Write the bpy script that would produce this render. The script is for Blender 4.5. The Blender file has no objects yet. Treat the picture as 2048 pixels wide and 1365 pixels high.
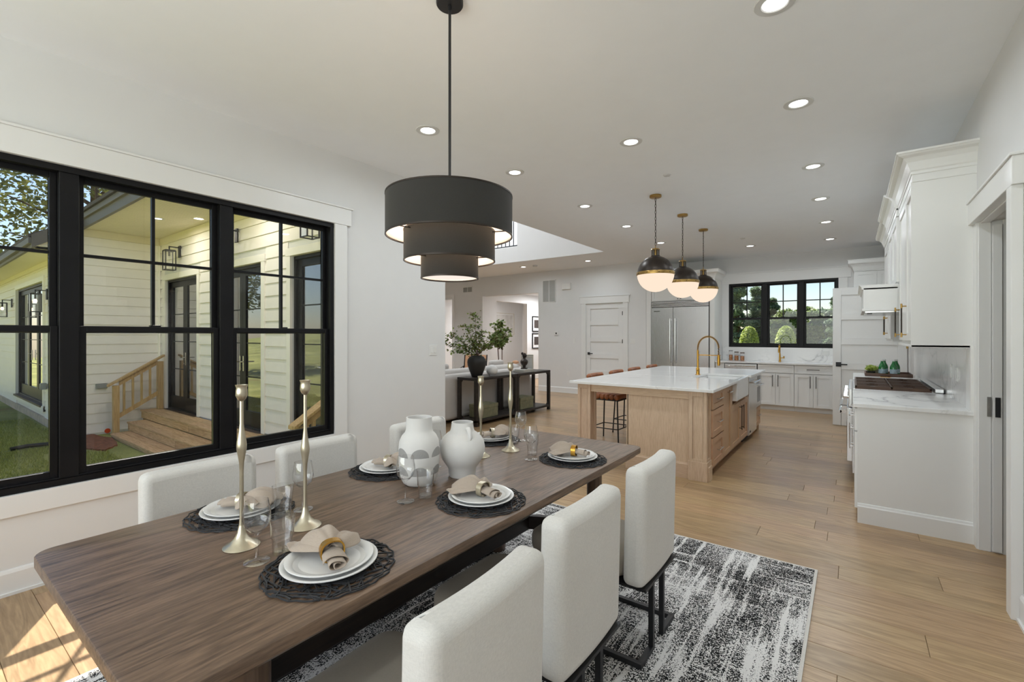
import bpy, bmesh, math, random
from mathutils import Vector, Matrix
PI = math.pi
R = random.Random(11)
SC = bpy.context.scene
COL = SC.collection
# ------------------------------------------------------------------ camera
YAW = math.atan((1705-1024)/924)
cam_d = bpy.data.cameras.new('camera'); cam = bpy.data.objects.new('camera', cam_d); COL.objects.link(cam)
cam_d.sensor_width = 36; cam_d.lens = 924*36/2048; cam_d.shift_y = -11.5/2048; cam_d.clip_start = .05; cam_d.clip_end = 400
cam.location = (0, 0, 1.44); cam.rotation_euler = (PI/2, 0, YAW)
SC.camera = cam
# ------------------------------------------------------------------ world, sun, exposure
W = bpy.data.worlds.new('world'); SC.world = W; W.use_nodes = True
nt = W.node_tree; nt.nodes.clear()
sky = nt.nodes.new('ShaderNodeTexSky'); sky.sky_type = 'NISHITA'; sky.sun_disc = False
sky.sun_elevation = math.radians(57); sky.sun_rotation = math.radians(-61); sky.air_density = 1.0; sky.dust_density = .5; sky.ozone_density = 1.5
bg = nt.nodes.new('ShaderNodeBackground'); bg.inputs['Strength'].default_value = .17
wo = nt.nodes.new('ShaderNodeOutputWorld'); hsv = nt.nodes.new('ShaderNodeHueSaturation'); hsv.inputs['Saturation'].default_value = 1.0; nt.links.new(sky.outputs[0], hsv.inputs['Color']); nt.links.new(hsv.outputs[0], bg.inputs[0]); nt.links.new(bg.outputs[0], wo.inputs[0])
SC.view_settings.view_transform = 'Standard'; SC.view_settings.look = 'None'
SC.view_settings.gamma = 1; SC.view_settings.use_curve_mapping = False; SC.view_settings.exposure = 0.0
sun_d = bpy.data.lights.new('sun', 'SUN'); sun_d.energy = 11; sun_d.angle = math.radians(.6); sun_d.color = (1, .95, .86)
sun = bpy.data.objects.new('sun', sun_d); COL.objects.link(sun)
sun.rotation_euler = Vector((-.477, .263, .839)).to_track_quat('Z', 'Y').to_euler()
SC.cycles.max_bounces = 10; SC.cycles.diffuse_bounces = 6; SC.cycles.transparent_max_bounces = 24; SC.cycles.transmission_bounces = 8
SC.cycles.sample_clamp_indirect = 6; SC.cycles.caustics_reflective = False; SC.cycles.caustics_refractive = False
DOWN_W = 7.2       # watts of one recessed downlight
def area(name, loc, size, power, color=(1, 1, 1), rot=(0, 0, 0), spread=180):
    d = bpy.data.lights.new(name, 'AREA'); d.energy = power; d.color = color; d.spread = math.radians(spread)
    if isinstance(size, tuple): d.shape = 'RECTANGLE'; d.size, d.size_y = size
    else: d.shape = 'DISK'; d.size = size
    o = bpy.data.objects.new(name, d); o.location = loc; o.rotation_euler = rot; COL.objects.link(o); return o
area('living_void_fill', (-8, 6, 5.4), (5, 3), 230, (.93, .97, 1))  # added fill high in the living void
area('landing_fill', (-8.5, 9.6, 5.5), .8, 60, (.95, .97, 1))  # extra lamp to brighten the balcony back; no fixture modelled
area('hall_fill', (-7.5, 12.5, 2.7), .6, 60, (.97, .98, 1))  # added to brighten the hall, without a fixture
area('hall_room_fill', (-9.8, 12.5, 2.7), .6, 60, (.97, .98, 1))  # added fill for the room off the hall; no lamp hangs there
area('near_room_fill', (-1.4, -2.1, 1.7), (3.6, 1.9), 92, (.93, .97, 1), (PI/2+.5, 0, 0))  # unseen fill behind the camera, tilted up to lift the ceiling

# ------------------------------------------------------------------ materials
def lin(r, g, b): return tuple(((x/255)/12.92 if x/255 <= .04045 else ((x/255+.055)/1.055)**2.4) for x in (r, g, b))
def new_mat(name):
    m = bpy.data.materials.new(name); m.use_nodes = True
    return m, m.node_tree, m.node_tree.nodes['Principled BSDF']
def N(t, ty, **k):
    n = t.nodes.new(ty)
    for a, b in k.items(): setattr(n, a, b)
    return n
def coords(t, scale=(1, 1, 1), kind='Object'):
    tc = N(t, 'ShaderNodeTexCoord'); mp = N(t, 'ShaderNodeMapping'); mp.inputs['Scale'].default_value = scale
    t.links.new(tc.outputs[kind], mp.inputs[0]); return mp.outputs[0]
def noise(t, vec, scale=5, detail=4, rough=.5, dist=0):
    n = N(t, 'ShaderNodeTexNoise'); n.inputs['Scale'].default_value = scale; n.inputs['Detail'].default_value = detail
    n.inputs['Roughness'].default_value = rough; n.inputs['Distortion'].default_value = dist
    t.links.new(vec, n.inputs['Vector']); return n.outputs['Fac']
def ramp(t, fac, stops):
    r = N(t, 'ShaderNodeValToRGB'); el = r.color_ramp.elements
    while len(el) < len(stops): el.new(.5)
    for e, (p, c) in zip(el, stops): e.position = p; e.color = (*c, 1)
    t.links.new(fac, r.inputs[0]); return r.outputs[0]
def mathn(t, op, a, b=None, c=None):
    m = N(t, 'ShaderNodeMath', operation=op)
    for i, v in enumerate((a, b, c)):
        if v is None: continue
        if isinstance(v, (int, float)): m.inputs[i].default_value = v
        else: t.links.new(v, m.inputs[i])
    return m.outputs[0]
def mixc(t, fac, a, b, mode='MIX'):
    m = N(t, 'ShaderNodeMix', data_type='RGBA', blend_type=mode)
    for i, v in ((0, fac), (6, a), (7, b)):
        if isinstance(v, (int, float)): m.inputs[i].default_value = v
        elif isinstance(v, tuple): m.inputs[i].default_value = (*v, 1)
        else: t.links.new(v, m.inputs[i])
    return m.outputs[2]
def bump(t, p, h, strength=.2, dist=.01):
    b = N(t, 'ShaderNodeBump'); b.inputs['Strength'].default_value = strength; b.inputs['Distance'].default_value = dist
    t.links.new(h, b.inputs['Height']); t.links.new(b.outputs[0], p.inputs['Normal'])
def plain(name, col, rough=.5, metal=0, var=.04, vscale=6, bmp=0, bscale=200, spec=.5, emit=None, es=0):
    m, t, p = new_mat(name)
    p.inputs['Roughness'].default_value = rough; p.inputs['Metallic'].default_value = metal; p.inputs['Specular IOR Level'].default_value = spec
    v = coords(t)
    f = noise(t, v, vscale, 3)
    a = tuple(x*(1-var) for x in col); b = tuple(min(1, x*(1+var)) for x in col)
    t.links.new(ramp(t, f, [(.3, a), (.7, b)]), p.inputs['Base Color'])
    if bmp: bump(t, p, noise(t, v, bscale, 2), bmp, .002)
    if emit: p.inputs['Emission Color'].default_value = (*emit, 1); p.inputs['Emission Strength'].default_value = es
    return m
def wood(name, dark, light, grain='x', rough=.45, fine=70, rnd=0, knots=True, bmp=.12, wave=1.0, rw=.5):
    m, t, p = new_mat(name)
    s = {'x': (1.2, 14, 14), 'y': (14, 1.2, 14), 'z': (14, 14, 1.2)}[grain]
    v = coords(t, s)
    oi = N(t, 'ShaderNodeObjectInfo')
    geo = N(t, 'ShaderNodeNewGeometry')
    rn = mathn(t, 'FRACT', mathn(t, 'ADD', oi.outputs['Random'], geo.outputs['Random Per Island']))
    add = N(t, 'ShaderNodeVectorMath', operation='ADD'); t.links.new(v, add.inputs[0])
    cx = N(t, 'ShaderNodeCombineXYZ')
    for i in range(3): t.links.new(mathn(t, 'MULTIPLY', rn, 37.0+11*i), cx.inputs[i])
    if rnd: t.links.new(cx.outputs[0], add.inputs[1])
    v = add.outputs[0]
    big = noise(t, v, .55*wave, 3, .5, 1.2)
    rings = mathn(t, 'FRACT', mathn(t, 'MULTIPLY', big, 9.0))
    rings = mathn(t, 'ABSOLUTE', mathn(t, 'SUBTRACT', rings, .5))
    fn = noise(t, v, fine/14, 5, .65)
    g = mathn(t, 'ADD', mathn(t, 'MULTIPLY', rings, rw), mathn(t, 'ADD', mathn(t, 'MULTIPLY', fn, 1.25-rw), .5*(.2-.3*rw)*0+.0))
    col = ramp(t, g, [(.25, dark), (.75, light)])
    if rnd:
        k = mathn(t, 'ADD', 1-rnd/2, mathn(t, 'MULTIPLY', rn, rnd))
        hs = N(t, 'ShaderNodeHueSaturation'); t.links.new(k, hs.inputs['Value']); t.links.new(col, hs.inputs['Color'])
        t.links.new(mathn(t, 'ADD', .985, mathn(t, 'MULTIPLY', mathn(t, 'FRACT', mathn(t, 'MULTIPLY', rn, 7.3)), .022)), hs.inputs['Hue'])
        hs.inputs['Hue'].default_value = .5
        t.links.new(mathn(t, 'ADD', .495, mathn(t, 'MULTIPLY', mathn(t, 'FRACT', mathn(t, 'MULTIPLY', rn, 7.3)), .010)), hs.inputs['Hue'])
        col = hs.outputs[0]
    t.links.new(col, p.inputs['Base Color']); p.inputs['Roughness'].default_value = rough
    if bmp: bump(t, p, g, bmp, .002)
    return m
def fabric(name, col, scale=900, var=.1, rough=.95, bmp=.35):
    m, t, p = new_mat(name)
    v = coords(t)
    w1 = noise(t, coords(t, (1, 1, 8)), scale/9, 2); w2 = noise(t, coords(t, (8, 8, 1)), scale/9, 2); lg = noise(t, v, 7, 3)
    g = mathn(t, 'ADD', mathn(t, 'MULTIPLY', mathn(t, 'ADD', w1, w2), .42), mathn(t, 'MULTIPLY', lg, .16))
    t.links.new(ramp(t, g, [(.3, tuple(x*(1-var*1.6) for x in col)), (.7, tuple(min(1, x*(1+var)) for x in col))]), p.inputs['Base Color'])
    p.inputs['Roughness'].default_value = rough; p.inputs['Sheen Weight'].default_value = .15; p.inputs['Specular IOR Level'].default_value = .2
    bump(t, p, g, bmp, .001); return m
def metal(name, col, rough=.3, brushed=None):
    m, t, p = new_mat(name)
    p.inputs['Metallic'].default_value = 1
    v = coords(t, brushed or (3, 3, 3)); f = noise(t, v, 12, 3)
    k_ = .985 if brushed else .9
    t.links.new(ramp(t, f, [(.3, tuple(x*k_ for x in col)), (.7, tuple(min(1, x*1.02) for x in col))]), p.inputs['Base Color'])
    rr = N(t, 'ShaderNodeMapRange'); rr.inputs['To Min'].default_value = rough*(.96 if brushed else .8); rr.inputs['To Max'].default_value = rough*(1.04 if brushed else 1.25)
    t.links.new(f, rr.inputs[0]); t.links.new(rr.outputs[0], p.inputs['Roughness']); return m
def thin_glass(name, tint=(.97, .98, .98), refl=1.0, f0=1.45, rough=.0):
    m, t, p = new_mat(name); t.nodes.remove(p)
    out = t.nodes['Material Output']
    tr = N(t, 'ShaderNodeBsdfTransparent'); tr.inputs[0].default_value = (*tint, 1)
    gl = N(t, 'ShaderNodeBsdfGlossy'); gl.inputs['Roughness'].default_value = rough
    geo = N(t, 'ShaderNodeNewGeometry'); dt = N(t, 'ShaderNodeVectorMath', operation='DOT_PRODUCT')
    t.links.new(geo.outputs['Normal'], dt.inputs[0]); t.links.new(geo.outputs['Incoming'], dt.inputs[1])
    r0 = ((f0-1)/(f0+1))**2; cc = mathn(t, 'SUBTRACT', 1, mathn(t, 'ABSOLUTE', dt.outputs['Value']))
    fres = mathn(t, 'ADD', r0, mathn(t, 'MULTIPLY', mathn(t, 'POWER', cc, 5), 1-r0))
    v = coords(t); nz = noise(t, v, 3, 1); k = mathn(t, 'MULTIPLY', mathn(t, 'MULTIPLY', fres, refl), mathn(t, 'ADD', .97, mathn(t, 'MULTIPLY', nz, .06)))
    mx = N(t, 'ShaderNodeMixShader'); t.links.new(mathn(t, 'MINIMUM', k, 1), mx.inputs[0]); t.links.new(tr.outputs[0], mx.inputs[1]); t.links.new(gl.outputs[0], mx.inputs[2])
    t.links.new(mx.outputs[0], out.inputs[0]); return m
def glow(name, col, s):
    m, t, p = new_mat(name); t.nodes.remove(p); e = N(t, 'ShaderNodeEmission'); e.inputs[0].default_value = (*col, 1); e.inputs[1].default_value = s
    t.links.new(e.outputs[0], t.nodes['Material Output'].inputs[0]); return m
def leafmat(name, a, b, trans=.25):
    m, t, p = new_mat(name)
    geo = N(t, 'ShaderNodeNewGeometry'); v = coords(t); f = noise(t, v, 3, 2)
    g = mathn(t, 'ADD', mathn(t, 'MULTIPLY', geo.outputs['Random Per Island'], .7), mathn(t, 'MULTIPLY', f, .3))
    c = ramp(t, g, [(.1, a), (.9, b)]); t.links.new(c, p.inputs['Base Color']); p.inputs['Roughness'].default_value = .55
    tl = N(t, 'ShaderNodeBsdfTranslucent'); t.links.new(c, tl.inputs[0])
    mx = N(t, 'ShaderNodeMixShader'); mx.inputs[0].default_value = trans
    t.links.new(p.outputs[0], mx.inputs[1]); t.links.new(tl.outputs[0], mx.inputs[2]); t.links.new(mx.outputs[0], t.nodes['Material Output'].inputs[0]); return m
def marble(name, vein=(.36, .35, .34), amt=1.0, scale=1.0, rough=.12):
    m, t, p = new_mat(name)
    v = coords(t, (scale,)*3)
    n1 = noise(t, v, 1.1, 6, .55, 1.5)
    l = mathn(t, 'ABSOLUTE', mathn(t, 'SUBTRACT', n1, .5))
    veins = ramp(t, l, [(0, vein), (.012, tuple(x+.35 for x in vein)), (.05, (.80, .80, .79))])
    n2 = noise(t, v, .8, 2); msk = ramp(t, n2, [(.42, (0, 0, 0)), (.62, (1, 1, 1))])
    c = mixc(t, mathn(t, 'MULTIPLY', msk, amt), (.80, .80, .79), veins)
    t.links.new(c, p.inputs['Base Color']); p.inputs['Roughness'].default_value = rough; return m

M = {}
M['wall'] = plain('wall_paint', (.715, .715, .71), .62, var=.008, bmp=.03, bscale=400)
M['ceil'] = plain('ceiling_paint', (.86, .88, .90), .85, var=.008, bmp=.03, bscale=300)
M['trim'] = plain('trim_paint', (.77, .77, .76), .28, var=.006)
M['cab'] = plain('cabinet_paint', (.78, .78, .765), .33, var=.006)
M['floor'] = wood('oak_floor', lin(146, 118, 86), lin(190, 160, 122), 'x', .30, 60, .30, bmp=.05)
M['subfloor'] = plain('subfloor', (.12, .08, .05), .9)
M['black'] = plain('black_window_vinyl', (.006, .006, .007), .42, var=.2, spec=.25)
M['blackmetal'] = plain('black_metal', (.02, .02, .022), .42, metal=.3, var=.15)
M['glass'] = thin_glass('window_glass', (.99, .985, .98), 1.0, 1.35)
M['dglass'] = thin_glass('patio_door_glass', (.42, .45, .45), 3.6, 1.5)
M['tglass'] = thin_glass('table_glass', (.988, .99, .99), 1.8, 1.5, .0)
M['table'] = wood('dark_oak_table', lin(64, 49, 38), lin(130, 106, 86), 'y', .36, 110, 0, bmp=.3, wave=.8, rw=.42)
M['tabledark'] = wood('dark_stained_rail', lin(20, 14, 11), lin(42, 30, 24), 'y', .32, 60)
M['legwood'] = wood('dark_oak_leg', lin(64, 48, 40), lin(112, 90, 74), 'z', .35, 60)
M['linen'] = fabric('pale_linen', lin(217, 215, 210))
M['seat'] = fabric('grey_shaded_seat_cloth', lin(150, 142, 130), 1500, .05)  # darker than the backs: shade on the seats is put into the colour
M['pipe'] = fabric('linen_piping', lin(214, 210, 204))
M['mat'] = plain('charcoal_woven_cord', (.028, .029, .032), .7, var=.3, vscale=40)
M['plate'] = plain('white_porcelain', (.80, .80, .79), .14, var=.01)
M['napkin'] = fabric('taupe_napkin', lin(178, 164, 150), 1200, .08)
M['gold'] = metal('brushed_gold', lin(206, 158, 72), .28)
M['champ'] = metal('champagne_metal', lin(205, 196, 174), .30)
M['brass'] = metal('aged_brass', lin(176, 144, 86), .3)
M['bronze'] = plain('dark_bronze', lin(52, 44, 38), .38, metal=.5, var=.12)
M['steel'] = metal('brushed_steel', (.78, .785, .79), .27, (40, 40, .6))
M['nickel'] = metal('brushed_nickel', (.66, .64, .60), .25)
M['chrome'] = metal('polished_steel', (.8, .8, .8), .12)
M['islandz'] = wood('pale_oak_island', lin(188, 160, 132), lin(214, 190, 164), 'z', .42, 120, .05, bmp=.06, rw=.12)
M['islandx'] = wood('pale_oak_island_h', lin(188, 160, 132), lin(214, 190, 164), 'x', .42, 120, .05, bmp=.06, rw=.12)
M['islandr'] = wood('warm_oak_front', lin(176, 136, 104), lin(206, 170, 136), 'z', .4, 120, .05, bmp=.06, rw=.12)
M['quartz'] = marble('white_quartz', (.50, .49, .48), .38, .7)
M['marble'] = marble('veined_backsplash', (.34, .34, .34), .9, 1.2, .24)
M['leather'] = plain('cognac_leather', lin(150, 92, 56), .38, var=.2, vscale=14, bmp=.1)
M['shade'] = fabric('charcoal_shade', lin(56, 55, 53), 1400, .12)
M['shade_in'] = plain('glowing_white_lining', (.9, .82, .72), .7, emit=(1, .82, .66), es=.22)  # weak emission on the lining stands in for bulb light falling on it
M['diff'] = glow('lit_diffuser', (1, .88, .78), 1.0)
M['globe'] = glow('lit_opal_globe', (1, .80, .63), 1.02)
M['led'] = glow('lit_downlight', (1, .99, .97), 6)
M['fixture'] = plain('white_fixture', (.62, .62, .61), .4, var=.01)
M['grate'] = plain('bronze_cast_iron', lin(78, 56, 42), .45, metal=.3, var=.2)
M['vase'] = plain('matt_white_ceramic', (.74, .73, .71), .85, var=.03, bmp=.25, bscale=160)
M['blackvase'] = plain('matt_black_ceramic', (.018, .017, .016), .6, var=.2)
M['console'] = wood('blackened_wood', lin(24, 20, 18), lin(52, 45, 40), 'y', .45, 60)
M['sofa'] = fabric('pale_grey_sofa', lin(206, 202, 198))
M['siding'] = plain('white_siding_paint', lin(243, 238, 234), .5, var=.02)
M['exttrim'] = plain('exterior_trim_paint', lin(246, 242, 236), .45, var=.01)
M['soffit'] = plain('cream_soffit', lin(226, 218, 198), .6, var=.02)
M['fascia'] = plain('grey_fascia', lin(104, 98, 94), .5, var=.04)
M['shingle'] = plain('dark_shingles', lin(84, 78, 76), .9, var=.2, vscale=30)
M['deck'] = wood('new_pine_boards', lin(176, 138, 96), lin(220, 188, 144), 'x', .7, 50, .2)
M['post'] = wood('treated_pine_post', lin(168, 134, 84), lin(208, 178, 126), 'z', .7, 50, .15)
M['base_stone'] = plain('splashed_foundation', lin(196, 178, 160), .85, var=.15)
M['bark'] = plain('bark', lin(78, 62, 50), .9, var=.3, vscale=12)
M['leafA'] = leafmat('leaf_midgreen', lin(58, 84, 38), lin(138, 160, 84), .4)
M['leafB'] = leafmat('leaf_darkgreen', lin(58, 84, 66), lin(146, 168, 132), .45)
M['leafC'] = leafmat('leaf_brightgreen', lin(110, 136, 44), lin(196, 208, 104))
M['leafD'] = leafmat('leaf_olive', lin(52, 66, 28), lin(136, 138, 78))
M['stem'] = plain('brown_stem', lin(92, 66, 50), .7)
M['green'] = plain('green_glass', lin(28, 110, 54), .1, var=.15, spec=.8)
M['labelm'] = plain('pale_blue_label', lin(164, 186, 196), .5, var=.2, vscale=60)
M['walnut'] = wood('walnut_tray', lin(70, 50, 40), lin(112, 84, 68), 'x', .5, 60)
M['paper'] = plain('book_paper', lin(206, 200, 186), .8)
M['greenbox'] = plain('weathered_green_box', lin(122, 120, 94), .7, var=.2, vscale=16)
M['tan'] = plain('tan_cloth', lin(196, 152, 118), .8)
M['pink'] = plain('art_print', lin(206, 204, 200), .7, var=.12, vscale=5)
M['photo'] = plain('dark_photo_print', lin(70, 62, 58), .5, var=.5, vscale=18)
M['vent'] = plain('grey_vent_paint', lin(168, 168, 164), .5, var=.02)
M['plastic'] = plain('white_plastic', (.74, .74, .72), .35, var=.01)
M['dark'] = plain('dark_screen', (.01, .01, .012), .2)
M['pot'] = plain('dark_plastic_pot', (.015, .018, .012), .5)
M['spice'] = plain('amber_spice', lin(170, 110, 62), .6, var=.4, vscale=40)
M['orange'] = plain('orange_marking_paint', lin(240, 90, 40), .6)
M['greyplastic'] = plain('grey_plastic', lin(140, 142, 142), .5)
def vase_mat():
    m, t, p = new_mat('vase_with_grey_half_moons')
    tc = N(t, 'ShaderNodeTexCoord'); sx = N(t, 'ShaderNodeSeparateXYZ'); t.links.new(tc.outputs['Object'], sx.inputs[0])
    an = mathn(t, 'MULTIPLY', mathn(t, 'ARCTAN2', sx.outputs[1], sx.outputs[0]), 6/(2*PI))
    u = mathn(t, 'MULTIPLY', mathn(t, 'SUBTRACT', mathn(t, 'FRACT', mathn(t, 'ADD', an, 1.17)), .5), .09*2*PI/6)
    res = None
    for z0 in (.055, .135):
        dz = mathn(t, 'SUBTRACT', sx.outputs[2], z0)
        d = mathn(t, 'SQRT', mathn(t, 'ADD', mathn(t, 'MULTIPLY', u, u), mathn(t, 'MULTIPLY', dz, dz)))
        k = mathn(t, 'MULTIPLY', mathn(t, 'LESS_THAN', d, .0405), mathn(t, 'GREATER_THAN', dz, 0))
        res = k if res is None else mathn(t, 'MAXIMUM', res, k)
    nz = noise(t, tc.outputs['Object'], 300, 2)
    c = mixc(t, res, (.74, .73, .71), mixc(t, nz, (.30, .30, .29), (.42, .41, .40)))
    t.links.new(c, p.inputs['Base Color']); p.inputs['Roughness'].default_value = .75; bump(t, p, noise(t, tc.outputs['Object'], 150, 2), .15, .002); return m
M['vase1'] = vase_mat()
def rug_mat():
    m, t, p = new_mat('distressed_black_white_rug')
    v = coords(t)
    speck = noise(t, coords(t, (1.2, 1, 1)), 150, 2, .7)
    patch = noise(t, v, 3.2, 3, .6)
    lx = noise(t, coords(t, (1, .07, 1)), 24, 3, .62); ly = noise(t, coords(t, (.07, 1, 1)), 24, 3, .62)
    lines = mathn(t, 'MAXIMUM', mathn(t, 'MULTIPLY', mathn(t, 'SUBTRACT', lx, .52), 3.4), mathn(t, 'MULTIPLY', mathn(t, 'SUBTRACT', ly, .54), 3.2))
    lines = mathn(t, 'MAXIMUM', lines, 0)
    thr = mathn(t, 'ADD', mathn(t, 'ADD', mathn(t, 'MULTIPLY', patch, .42), .33), mathn(t, 'MULTIPLY', lines, -.42))
    d = mathn(t, 'SUBTRACT', speck, thr)
    # speck below threshold -> black pile
    c = ramp(t, mathn(t, 'ADD', mathn(t, 'MULTIPLY', d, 5), .5), [(.38, (.012, .012, .013)), (.58, lin(226, 224, 222))])
    t.links.new(c, p.inputs['Base Color']); p.inputs['Roughness'].default_value = .95; p.inputs['Specular IOR Level'].default_value = .1
    bump(t, p, noise(t, v, 260, 2), .5, .004); return m
M['rug'] = rug_mat()
def grass_mat(name='lawn_soil', dark=lin(122, 128, 66), light=lin(172, 172, 100)):
    m, t, p = new_mat(name); v = coords(t)
    g = mathn(t, 'ADD', mathn(t, 'MULTIPLY', noise(t, v, .6, 4), .6), mathn(t, 'MULTIPLY', noise(t, v, 40, 4, .7), .4))
    t.links.new(ramp(t, g, [(.3, lin(128, 84, 54)), (.42, dark), (.65, light)]), p.inputs['Base Color']); p.inputs['Roughness'].default_value = .95
    bump(t, p, noise(t, v, 60, 3), .6, .03); return m
M['lawn'] = grass_mat()
M['blade'] = leafmat('grass_blade', lin(124, 132, 60), lin(186, 188, 108), .35)

# ------------------------------------------------------------------ mesh builder
class MB:
    def __init__(s): s.v = []; s.f = []; s.m = []; s.cm = 0
    def add(s, vs, fs):
        o = len(s.v); s.v += [tuple(p) for p in vs]; s.f += [tuple(i+o for i in f) for f in fs]; s.m += [s.cm]*len(fs); return s
    def box(s, x0, y0, z0, x1, y1, z1):
        x0, x1 = sorted((x0, x1)); y0, y1 = sorted((y0, y1)); z0, z1 = sorted((z0, z1))
        return s.add([(x0,y0,z0),(x1,y0,z0),(x1,y1,z0),(x0,y1,z0),(x0,y0,z1),(x1,y0,z1),(x1,y1,z1),(x0,y1,z1)],
                     [(3,2,1,0),(4,5,6,7),(0,1,5,4),(1,2,6,5),(2,3,7,6),(3,0,4,7)])
    def chbox(s, x0, y0, z0, x1, y1, z1, c=.002):
        return s.add([(x0,y0,z0),(x1,y0,z0),(x1,y1,z0),(x0,y1,z0),(x0,y0,z1-c),(x1,y0,z1-c),(x1,y1,z1-c),(x0,y1,z1-c),
                      (x0+c,y0+c,z1),(x1-c,y0+c,z1),(x1-c,y1-c,z1),(x0+c,y1-c,z1)],
                     [(0,1,5,4),(1,2,6,5),(2,3,7,6),(3,0,4,7),(4,5,9,8),(5,6,10,9),(6,7,11,10),(7,4,8,11),(8,9,10,11)])
    def cyl(s, p0, p1, r0, r1=None, n=12):
        return s.tube([p0, p1], [r0, r0 if r1 is None else r1], n)
    def tube(s, pts, r, n=8, closed=False):
        pts = [Vector(p) for p in pts]; k = len(pts); rs = r if isinstance(r, (list, tuple)) else [r]*k
        vs, fs, up = [], [], None
        for i, p in enumerate(pts):
            a = pts[i-1] if (i > 0 or closed) else p; b = pts[(i+1) % k] if (i < k-1 or closed) else p
            d = (b-a); d = d.normalized() if d.length > 1e-9 else Vector((0, 0, 1))
            if up is None:
                up = Vector((0, 0, 1)) if abs(d.z) < .9 else Vector((1, 0, 0))
            x = d.cross(up); x = x.normalized() if x.length > 1e-6 else d.orthogonal().normalized(); y = x.cross(d).normalized(); up = y
            for j in range(n):
                t = 2*PI*j/n + PI/n; vs.append(p + (x*math.cos(t) + y*math.sin(t))*rs[i])
        for i in range(k if closed else k-1):
            i2 = (i+1) % k
            for j in range(n):
                j2 = (j+1) % n; fs.append((i*n+j, i*n+j2, i2*n+j2, i2*n+j))
        if not closed: fs.append(tuple(range(n-1, -1, -1))); fs.append(tuple((k-1)*n+j for j in range(n)))
        return s.add(vs, fs)
    def lathe(s, prof, n=24, c=(0, 0, 0), sx=1, sy=1, cap=True):
        vs, fs = [], []
        for r, z in prof:
            for j in range(n):
                t = 2*PI*j/n; vs.append((c[0]+r*math.cos(t)*sx, c[1]+r*math.sin(t)*sy, c[2]+z))
        for i in range(len(prof)-1):
            for j in range(n):
                j2 = (j+1) % n; fs.append((i*n+j, i*n+j2, (i+1)*n+j2, (i+1)*n+j))
        if cap and prof[0][0] > 0: fs.append(tuple(range(n-1, -1, -1)))
        if cap and prof[-1][0] > 0: fs.append(tuple((len(prof)-1)*n+j for j in range(n)))
        return s.add(vs, fs)
    def ext(s, poly, axis, a, b):
        """polygon in the other two axes extruded along axis"""
        n = len(poly); f = {'x': lambda u, v, w: (w, u, v), 'y': lambda u, v, w: (u, w, v), 'z': lambda u, v, w: (u, v, w)}[axis]
        vs = [f(u, v, a) for u, v in poly] + [f(u, v, b) for u, v in poly]
        fs = [tuple(range(n-1, -1, -1)), tuple(range(n, 2*n))] + [(i, (i+1) % n, n+(i+1) % n, n+i) for i in range(n)]
        return s.add(vs, fs)
    def ball(s, c, r, n=16, m=10, a0=-PI/2, a1=PI/2, sz=1):
        prof = [(max(r*math.cos(a0+(a1-a0)*i/m), 0), r*math.sin(a0+(a1-a0)*i/m)*sz) for i in range(m+1)]
        return s.lathe(prof, n, c)
    def xf(s, mat):
        s.v = [tuple(mat @ Vector(p)) for p in s.v]; return s
    def mesh(s, name, mats, smooth=None, origin=(0, 0, 0)):
        me = bpy.data.meshes.new(name); ox, oy, oz = origin
        me.from_pydata([(x-ox, y-oy, z-oz) for x, y, z in s.v], [], s.f)
        for m_ in (mats if isinstance(mats, list) else [mats]): me.materials.append(M[m_] if isinstance(m_, str) else m_)
        if isinstance(mats, list): me.polygons.foreach_set('material_index', s.m)
        bm = bmesh.new(); bm.from_mesh(me); bmesh.ops.remove_doubles(bm, verts=bm.verts, dist=1e-6); 
        if len(bm.verts) < 60000: bmesh.ops.recalc_face_normals(bm, faces=bm.faces)
        bm.to_mesh(me); bm.free()
        if smooth:
            me.polygons.foreach_set('use_smooth', [True]*len(me.polygons)); me.set_sharp_from_angle(angle=math.radians(smooth))
        return me
    def build(s, name, mats, parent=None, bevel=0, smooth=None, world=True, segs=2):
        me = s.mesh(name, mats, smooth)
        if parent is not None and world:
            m, p = Matrix.Identity(4), parent
            while p is not None: m = Matrix.Translation(p.location) @ Matrix.Rotation(p.rotation_euler.z, 4, 'Z') @ m; p = p.parent
            me.transform(m.inverted())
        o = bpy.data.objects.new(name, me); COL.objects.link(o)
        if parent is not None: o.parent = parent
        if bevel:
            b = o.modifiers.new('bevel', 'BEVEL'); b.width = bevel; b.segments = segs; b.limit_method = 'ANGLE'; b.angle_limit = math.radians(40)
            if segs > 2 or smooth: o.data.polygons.foreach_set('use_smooth', [True]*len(o.data.polygons)); o.data.set_sharp_from_angle(angle=math.radians(50)); b.harden_normals = False
        return o
def tag(o, label=None, cat=None, group=None, kind=None):
    for k, v in (('label', label), ('category', cat), ('group', group), ('kind', kind)):
        if v: o[k] = v
    return o
def thing(name, label, cat, loc=(0, 0, 0), rz=0, group=None, kind=None):
    o = bpy.data.objects.new(name, None); COL.objects.link(o); o.location = loc; o.rotation_euler = (0, 0, rz); o.empty_display_size = .1
    return tag(o, label, cat, group, kind)
def struct(name, loc=(0, 0, 0), label=None):
    o = bpy.data.objects.new(name, None); COL.objects.link(o); o.location = loc; o['kind'] = 'structure'
    if label: o['label'] = label
    return o
def copy_tree(o, parent=None):
    c = o.copy(); COL.objects.link(c)
    if parent is not None: c.parent = parent
    for ch in list(o.children): copy_tree(ch, c)
    return c
def dup(o, loc, rz=None, label=None, group=None):
    c = copy_tree(o); c.location = loc
    if rz is not None: c.rotation_euler = (0, 0, rz)
    return tag(c, label, None, group)
def B(*a): return MB().box(*a)

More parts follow.
